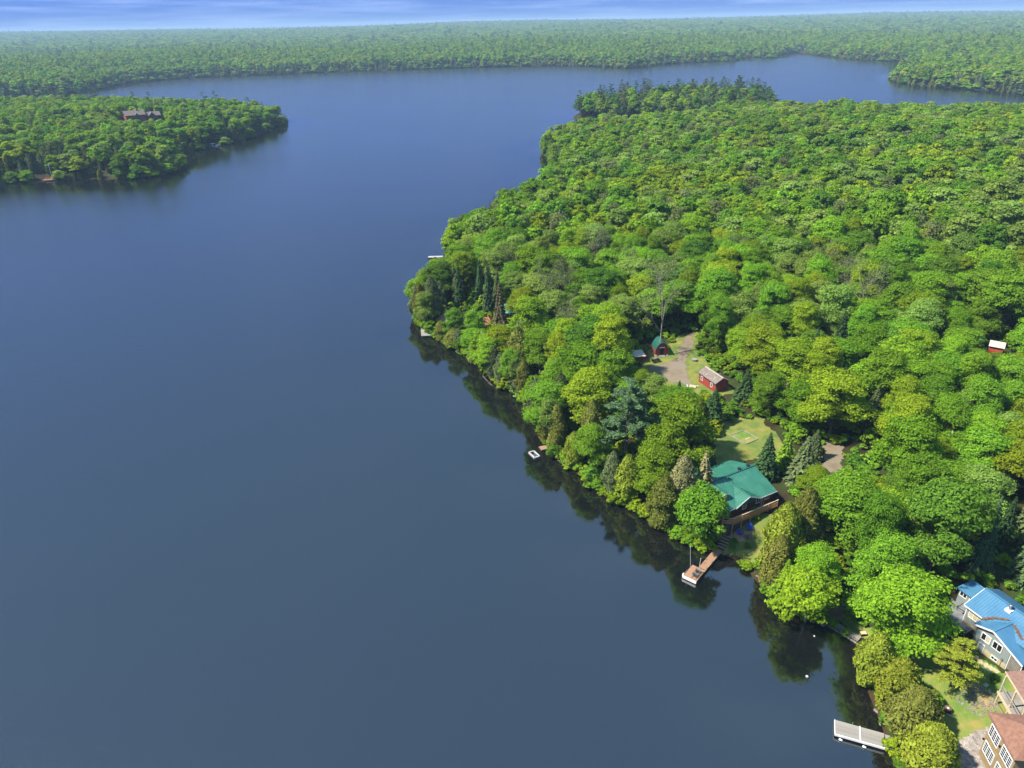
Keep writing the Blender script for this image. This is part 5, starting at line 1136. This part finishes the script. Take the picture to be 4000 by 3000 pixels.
for a_, b_ in (((-1.1, -0.55), (1.1, -0.55)), ((-1.1, 0.55), (1.1, 0.55)), ((-1.1, -0.55), (-1.1, 0.55)), ((1.1, -0.55), (1.1, 0.55))):
    MB().beam((*a_, 0.12), (*b_, 0.12), 0.26, 0.24).build('float_bar', 'dull_white', rf_)
MB().box(-0.2, 0.9, -0.42, 0.42, 0.02, 0.10).build('deck_board', 'dark_timber', rf_)
dock('dock', 'little brown plank landing on the bank behind the white floating frame', (7.6, 119.2), math.atan2(-0.35, -1.0), 2.6, 1.3, 0.4, 'dock_plank', 0.18)
def buoy(label, x, y, r_):
    b_ = thing('buoy', label, 'buoy', (x, y, 0)); me_ = rock_mesh(3, 0.9); me_.materials.clear(); me_.materials.append(MATS['white_plastic'])
    o = link('ball', me_, b_, (0, 0, r_ * 0.4)); o.scale = (r_, r_, r_); MB().tube((0, 0, r_ * 1.1), (0, 0, r_ * 1.7), r_ * 0.2, r_ * 0.2).build('eye', 'grey_metal', b_)
buoy('round white buoy floating alone between the grey dock and the breakwall', 36.7, 63.2, 0.2); buoy('tiny white float in the dark water by the leaning birch', 40.2, 69.8, 0.13)
rng = np.random.default_rng(61)
bw = thing('breakwall', 'low stone and timber breakwall on the shore in front of the maple', 'wall', (44.2, 70.0, 0), math.atan2(68.7 - 71.5, 45.8 - 43.6))
for i in range(26):
    x = -1.9 + (i % 13) * 0.31 + rng.uniform(-0.05, 0.05); o = link('stone', ROCKS[i % 6], bw, (x, -0.15 + (i // 13) * 0.38, 0.12 + (i // 13) * 0.15), rng.uniform(0, 6)); o.scale = (0.24, 0.26, 0.24)
for i in range(3): MB().beam((-1.9, 0.45 + i * 0.22, 0.35 + i * 0.03), (1.95, 0.40 + i * 0.22, 0.33 + i * 0.03), 0.17, 0.2).build('timber', 'weathered_plank', bw)
lg = thing('log', 'short pale log lying on the bank behind the breakwall', 'log', P2(44.3, 72.0, 0.12), 0.2); MB().tube((-0.7, 0, 0), (0.7, 0, 0.05), 0.13, 0.11, 8).build('wood', 'bark', lg); MB().tube((0.7, 0, 0.05), (0.72, 0, 0.05), 0.11, 0.11, 8).build('cut_end', 'pale_wood', lg)
bn = thing('stump_table', 'small plank table on the grass above the breakwall', 'table', P2(46.6, 69.4, 0.06)); MB().box(-0.45, 0.3, -0.25, 0.25, 0.4, 0.46).build('table_top', 'pale_wood', bn)
for x in (-0.35, 0.2): MB().box(x - 0.05, x + 0.05, -0.2, 0.2, -0.1, 0.4).build('leg', 'bark', bn)
for i, (pts) in enumerate([[(-6.6, 154.4), (-6.9, 151.5), (-5.2, 147.6), (-4.4, 146.2)], [(-3.2, 150.5), (-4.6, 149.2), (-5.6, 147.3)], [(-2.8, 152.2), (-4.0, 151.0), (-5.4, 151.4)]]):
    br = thing('fallen_branch', ['long bent dead branch lying in the water below the olive cedar', 'short dead branch reaching from the bank across the long bent one', 'forked dead stick at the water edge behind the long bent branch'][i], 'branch', (*pts[0], 0)); mb = MB()
    for a_, b_ in zip(pts, pts[1:]): mb.tube((a_[0] - pts[0][0], a_[1] - pts[0][1], 0.08), (b_[0] - pts[0][0], b_[1] - pts[0][1], 0.08), 0.11, 0.08, 6)
    mb.build('limb', 'bark', br, smooth=True); m2 = MB(); a_, b_ = pts[1], pts[2]; m2.tube((a_[0] - pts[0][0], a_[1] - pts[0][1], 0.08), (a_[0] - pts[0][0] + 1.3, a_[1] - pts[0][1] - 0.8, 0.3), 0.06, 0.03, 5); m2.build('twig', 'bark', br)
# rocks along the water line
P_ = PENINSULA[3:50]; k_ = 0
for (ax, ay), (bx, by) in zip(P_, P_[1:]):
    L = math.hypot(bx - ax, by - ay)
    for t_ in range(int(L / (2.2 if ay > 145 else 4.0)) + (rng.random() < 0.4)):
        f = rng.random(); x, y = ax + (bx - ax) * f + rng.normal() * 0.35, ay + (by - ay) * f + rng.normal() * 0.35
        if 30 < x < 33.2 and 86 < y < 89: continue
        s_ = rng.uniform(0.22, 0.55) * (1.7 if ay > 150 and rng.random() < 0.35 else 1.0)
        where = 'on the rocky point near the square dock' if y > 158 else ('below the broad maple' if y > 120 else ('between the white floating frame and the brown dock' if y > 88 else ('along the fire pit lawn' if y > 77 else 'below the cedar row')))
        size = 'large' if s_ > 0.5 else ('small' if s_ < 0.34 else 'middling')
        o = tag(link('rock', ROCKS[k_ % 6], None, (x, y, max(gz(x, y), -0.1) + s_ * 0.12), rng.uniform(0, 6.28)), f'{size} grey rock at the water line {where}', 'rock', 'rocks along the water line'); o.scale = (s_, s_ * rng.uniform(0.7, 1.1), s_ * rng.uniform(0.6, 0.9)); k_ += 1

# ------------------------------------------------------------------ bottom yard
bb = thing('burn_barrel', 'dark round burn barrel heaped with ash on the scorched grass', 'barrel', P2(50.2, 56.3, 0.06)); MB().tube((0, 0, -0.1), (0, 0, 0.62), 0.42, 0.36, 12).build('drum', 'black_plastic', bb); MB().tube((0, 0, 0.62), (0, 0, 0.7), 0.20, 0.10, 10).build('ash', 'pale_metal', bb); MB().tube((0, 0, 0.56), (0, 0, 0.64), 0.40, 0.40, 12).build('rim', 'rusty_metal', bb)
pk = thing('plank', 'pale loose plank lying on the grass by the burn barrel', 'plank', P2(50.2, 55.75, 0.10), -0.68); MB().box(-0.4, 0.4, -0.07, 0.07, 0, 0.05).build('board', 'pale_wood', pk); MB().box(0.4, 0.43, -0.06, 0.06, 0.005, 0.045).build('end_grain', 'weathered_plank', pk)
o = tag(link('rock', ROCKS[1], None, P2(48.7, 53.6, 0.12), 0.4), 'pale boulder on the shaded grass near the gravel drive', 'rock'); o.scale = (0.5, 0.3, 0.32)
sl = thing('paving_slab', 'single square paving slab lying on the grass near the rubble', 'slab', P2(56.3, 59.2, 0.08), 0.5); MB().box(-0.32, 0.32, -0.2, 0.2, -0.05, 0.05).build('slab_body', 'pale_metal', sl); MB().box(-0.28, 0.28, -0.17, 0.17, 0.05, 0.054).build('slab_face', 'foundation', sl)
def heap(name, label, poly, k, s0, s1, seed, lift=0.06, mats=('rock',)):
    r_ = np.random.default_rng(seed); P = np.array(poly); Vs, Fs, off = [], [], 0
    base = [(np.array([v.co[:] for v in me_.vertices]), [tuple(p.vertices) for p in me_.polygons]) for me_ in LOWROCK]
    while k:
        x, y = r_.uniform(P[:, 0].min(), P[:, 0].max()), r_.uniform(P[:, 1].min(), P[:, 1].max())
        if float(signed_dist(np.array([x]), np.array([y]), poly)[0]) < 0: continue
        v, f = base[r_.integers(len(base))]; s_ = s0 + (s1 - s0) * r_.random() ** 2; a_ = r_.uniform(0, 6.28); c_, n_ = math.cos(a_), math.sin(a_)
        w_ = v * s_; w_ = np.stack([w_[:, 0] * c_ - w_[:, 1] * n_ + x, w_[:, 0] * n_ + w_[:, 1] * c_ + y, w_[:, 2] * 0.7 + gz(x, y) + lift + s_ * 0.15], 1)
        Vs += [tuple(q_) for q_ in w_]; Fs += [tuple(i + off for i in q_) for q_ in f]; off += len(v); k -= 1
    mb = MB(); mb.v, mb.f = Vs, Fs
    return tag(mb.build(name, mats[0]), label, 'stones', kind='stuff')
import bmesh as _bm
LOWROCK = []
for i in range(4):
    bm = _bm.new(); _bm.ops.create_icosphere(bm, subdivisions=1, radius=1.0); r_ = np.random.default_rng(i)
    for v in bm.verts: v.co *= float(r_.uniform(0.7, 1.15)); v.co.z *= 0.7
    me_ = bpy.data.meshes.new('pebble'); bm.to_mesh(me_); bm.free(); LOWROCK.append(me_)
heap('rubble', 'loose pale stones scattered in weeds beside the tan house', [(52.0,58.0),(53.2,59.6),(56.2,59.0),(57.0,57.4),(55.6,55.6),(53.4,55.0),(52.2,56.4)], 340, 0.06, 0.20, 8)
heap('gravel', 'coarse grey gravel on the drive beside the tan house', [(53.0,53.6),(51.6,53.0),(50.3,52.6),(49.2,52.3),(48.5,51.6),(47.8,50.9),(47.3,49.5),(47.2,47),(50.4,47),(50.5,51),(53,53)], 900, 0.03, 0.085, 9, 0.09)
for i, (x, y) in enumerate([(58.0, 63.7), (58.1, 62.9), (58.5, 62.3), (58.8, 61.8), (59.1, 61.4)]):
    ps = tag(MB().slab([(-0.42, -0.26, 0.05), (0.36, -0.3, 0.05), (0.42, 0.24, 0.05), (-0.34, 0.28, 0.05)], 0.1).build('stepping_stone', 'foundation', None, P2(x - 0.5, y - 0.3, 0.09), 0.8 + 0.3 * i), f'flat tan stepping stone, number {i + 1} of the row from the grey house door', 'stone', 'stepping stones along the grey house')
# clothes-post rail by the path
hr = thing('hand_rail', 'thin white rail on two posts beside the stepping stones', 'rail', P2(57.0, 61.0, 0.05), -0.7); MB().tube((-0.6, 0, 0.75), (0.6, 0, 0.75), 0.035, 0.035).build('bar', 'white_plastic', hr)
for x in (-0.6, 0.6): MB().tube((x, 0, -0.2), (x, 0, 0.78), 0.03, 0.03).build('post', 'white_plastic', hr)

# ------------------------------------------------------------------ the point: square dock, sandy landing, hidden cottage
dock('dock', 'square pale dock at the rocky tip of the wooded point', (-24.4, 178.4), math.atan2(0.4, 3.2), 3.2, 5.2, 0.5, 'weathered_plank', 0.2, posts=[(0.2, 2.4), (0.2, -2.4)])
dock('dock', 'low white dock showing past the trees beyond the wooded point', (-29.1, 248.6), 0.0, 5.4, 1.8, 0.45, 'dull_white', 0.3)
tw_ = thing('timber_wall', 'low stacked timbers holding the sandy patch on the point', 'wall', P2(-16.2, 179.8, 0.05), -0.35)
for i in range(3): MB().beam((-2.0, i * 0.5, 0.15 + i * 0.25), (1.9, i * 0.5 - 0.1, 0.15 + i * 0.25), 0.26, 0.28).build('timber', 'pale_wood', tw_)
ws_ = thing('wooden_stairs', 'short wooden stairs climbing the bank beside the browning spruce', 'stairs', P2(-5.8, 175.6, 0.0), 0.5)
for i in range(6): MB().box(-0.8, 0.8, i * 0.35, i * 0.35 + 0.3, 0.12 + i * 0.26, 0.18 + i * 0.26).build('tread', 'new_wood', ws_)
for x in (-0.85, 0.85): MB().beam((x, -0.1, 0.1), (x, 2.1, 1.6), 0.07, 0.22).build('stringer', 'new_wood', ws_)
hc = thing('cottage', 'teal-roofed cottage almost hidden by trees on the wooded point', 'cottage', (0.2, 178.6, gz(0, 178)), 0.2)
MB().prism([(-2.6, -0.8), (-2.6, 2.6), (0, 3.8), (2.6, 2.6), (2.6, -0.8)], -3.4, 3.4).build('wall', 'log_siding', hc)
fa, fb = gable_roof(-3.8, 3.8, 3.1, 2.55, 4.05); fa.build('roof_slope', 'teal_metal', hc); fb.build('roof_slope', 'teal_metal', hc); window(hc, -1.0, 0.2, 1.0, 1.9, -2.61, 2)

# ------------------------------------------------------------------ little shed and building in the woods
ls = thing('shed', 'little orange-red shed with white roof in a gap in the woods', 'shed', (107.4, 142.6, gz(107.4, 142.6)), -0.62)
MB().prism([(-1.2, -0.8), (-1.2, 2.3), (0, 3.0), (1.2, 2.3), (1.2, -0.8)], -1.3, 1.3).build('wall', 'red_plastic', ls)
fa, fb = gable_roof(-1.5, 1.5, 1.5, 2.2, 3.12, 0.08); fa.build('roof_slope', 'pale_metal', ls); fb.build('roof_slope', 'pale_metal', ls)
d_ = MB().box(-1.36, -1.28, -0.4, 0.4, 0.0, 1.8).build('door', 'red_paint', ls); MB().box(-1.4, -1.36, 0.22, 0.3, 0.9, 1.0).build('handle', 'grey_metal', d_)
hb = thing('garage', 'teal-roofed tan garage half hidden in the woods beside the little shed', 'garage', (102.6, 147.6, gz(102.6, 147.6)), -0.35)
MB().prism([(-2.6, -0.8), (-2.6, 2.5), (0, 3.7), (2.6, 2.5), (2.6, -0.8)], -3.2, 3.2).build('wall', 'tan_stucco', hb)
fa, fb = gable_roof(-3.5, 3.5, 3.0, 2.42, 3.85, 0.1); fa.build('roof_slope', 'teal_metal', hb); fb.build('roof_slope', 'teal_metal', hb); MB().box(3.18, 3.26, -1.2, 1.2, 0.0, 2.1).build('garage_door', 'dark_timber', hb)

# ------------------------------------------------------------------ the island: lodge, docks, boats
z0 = gz(-290, 603)
lo = thing('lodge', 'big red lodge with grey hipped roofs among the island trees', 'lodge', (-290, 603, z0 + 1.0), 0.62)
MB().prism([(-5, -2), (-5, 6.2), (0, 9.0), (5, 6.2), (5, -2)], -12, 2).build('wall', 'red_paint', lo); MB().prism([(-4, -2), (-4, 4.8), (0, 7.0), (4, 4.8), (4, -2)], 2, 13).build('wing_wall', 'log_siding', lo)
fa, fb = gable_roof(-12.8, 2.6, 5.8, 6.0, 9.2, 0.25); fa.build('roof_slope', 'grey_shingle', lo); fb.build('roof_slope', 'grey_shingle', lo)
fa, fb = gable_roof(2.6, 13.8, 4.8, 4.6, 7.25, 0.25); fa.build('roof_slope', 'grey_shingle', lo); fb.build('roof_slope', 'grey_shingle', lo)
for gx in (-4.0, 7.0):
    g = MB(); g.add([(gx - 2.2, -6.4, 5.2), (gx + 2.2, -6.4, 5.2), (gx, -6.4, 7.6), (gx - 2.2, -1, 5.2), (gx + 2.2, -1, 5.2), (gx, -1, 7.6)], [(0, 1, 2), (5, 4, 3), (0, 3, 4, 1), (1, 4, 5, 2), (2, 5, 3, 0)]); g.build('gable', 'grey_shingle', lo)
window(lo, -10.5, -8.5, 1.5, 3.2, -5.01, 2); window(lo, -6.5, -1.5, 1.2, 4.2, -5.01, 4); window(lo, 4.0, 6.0, 1.4, 3.0, -4.01, 2); window(lo, 8.0, 11.0, 1.4, 3.0, -4.01, 3); window(lo, -2.4, 2.4, 1.8, 4.0, -12.01, 3, axis='y')
MB().box(-14.5, -12.05, -6, 3, -2, 0.9).box(-14.5, 3, -8, -5.05, -2, 0.6).build('terrace', 'pale_metal', lo)
MB().box(-3, -1.8, -0.6, 0.6, 8.5, 10.4).build('chimney', 'rock', lo)
d_ = dock('dock', 'reddish island dock with red chairs and a white flagpole', (-263.6, 415.2), 0.2, 6.4, 4.2, 0.6, 'dock_plank', 0.4)
for i, yy in enumerate((-1.1, 0.0, 1.1)): c_ = chair('garden_chair', 'red slatted chair on the reddish island dock', 'red_plastic', (-262.6 + i * 1.1, 415.6 + 0.2 * i, 0.6), 0.1 * i, 'red chairs on the island dock')
fl = thing('flagpole', 'white flagpole standing on the reddish island dock', 'flagpole', (-259.8, 417.3, 0.55)); MB().tube((0, 0, 0), (0, 0, 8.6), 0.10, 0.06, 8).build('pole', 'white_plastic', fl); MB().box(0.06, 0.5, -0.02, 0.02, 7.6, 8.5).build('flag', 'white_paint', fl); MB().tube((0, 0, 8.6), (0, 0, 8.8), 0.14, 0.10, 8).build('finial', 'grey_metal', fl)
dock('dock', 'grey island dock with a white boat alongside', (-214.5, 538.0), -0.35, 9.0, 2.2, 0.6, 'weathered_plank', 0.5)
def boat(label, x, y, rz, L=5.5, roof=True):
    b_ = thing('motor_boat', label, 'boat', (x, y, 0), rz); W = L * 0.19
    st_ = [(-0.5, 0.92), (-0.2, 1.0), (0.15, 0.95), (0.35, 0.65), (0.5, 0.03)]; vs, fs = [], []
    for f, w_ in st_: vs += [(f * L, -W * w_, 0.75), (f * L, -W * w_ * 0.7, -0.15), (f * L, W * w_ * 0.7, -0.15), (f * L, W * w_, 0.75)]
    for i in range(4): a_ = i * 4; fs += [(a_, a_ + 1, a_ + 5, a_ + 4), (a_ + 1, a_ + 2, a_ + 6, a_ + 5), (a_ + 2, a_ + 3, a_ + 7, a_ + 6)]
    fs += [(3, 2, 1, 0)]; MB().add(vs, fs).build('hull', 'white_plastic', b_)
    MB().add([(f * L * 0.96, -W * w_ * 0.92, 0.6) for f, w_ in st_] + [(f * L * 0.96, W * w_ * 0.92, 0.6) for f, w_ in st_][::-1], [tuple(range(10))]).build('cockpit_floor', 'cream_blind', b_)
    MB().box(0.05 * L, 0.08 * L, -W * 0.8, W * 0.8, 0.6, 1.15).build('windshield', 'window_glass', b_); MB().box(-0.3 * L, -0.2 * L, -W * 0.7, W * 0.7, 0.6, 0.95).build('seat', 'white_plastic', b_); MB().box(-0.56 * L, -0.5 * L, -0.2, 0.2, 0.0, 1.1).build('outboard_motor', 'black_plastic', b_)
    if roof: MB().slab([(-0.35 * L, -W * 0.9, 1.9), (0.1 * L, -W * 0.9, 1.9), (0.1 * L, W * 0.9, 1.9), (-0.35 * L, W * 0.9, 1.9)], 0.06).build('canopy', 'white_paint', b_)
boat('white motor boat moored at the grey island dock', -209.5, 532.6, -0.35, 7.0)
boat('white motor boat moored below the wooded headland across the lake', 510.5, 820.0, 2.9, 9.0)
fh = thing('house', 'tiny white house at the water edge of the far wooded shore', 'house', (-548, 1364, gz(-548, 1364)), 0.5); fh.scale = (0.45,) * 3
MB().prism([(-4, -2), (-4, 3.5), (0, 6), (4, 3.5), (4, -2)], -6, 6).build('wall', 'white_paint', fh); fa, fb = gable_roof(-6.5, 6.5, 4.6, 3.3, 6.2, 0.25); fa.build('roof_slope', 'pale_metal', fh); fb.build('roof_slope', 'pale_metal', fh)

# ------------------------------------------------------------------ the air
mt = bpy.data.materials.new('haze_air'); mt.use_nodes = True; n, l = mt.node_tree.nodes, mt.node_tree.links
n.remove(n['Principled BSDF']); out = [x for x in n if x.type == 'OUTPUT_MATERIAL'][0]
pv = n.new('ShaderNodeVolumePrincipled'); pv.inputs['Color'].default_value = (0.46, 0.68, 0.92, 1); pv.inputs['Density'].default_value = 0.00013; pv.inputs['Anisotropy'].default_value = 0.0
l.new(pv.outputs[0], out.inputs['Volume']); MATS['haze_air'] = mt
tag(MB().box(-16500, 16500, -1800, 17500, -8.5, 128).build('haze', 'haze_air'), 'thin blue summer haze lying over lake and hills', 'haze', kind='stuff')
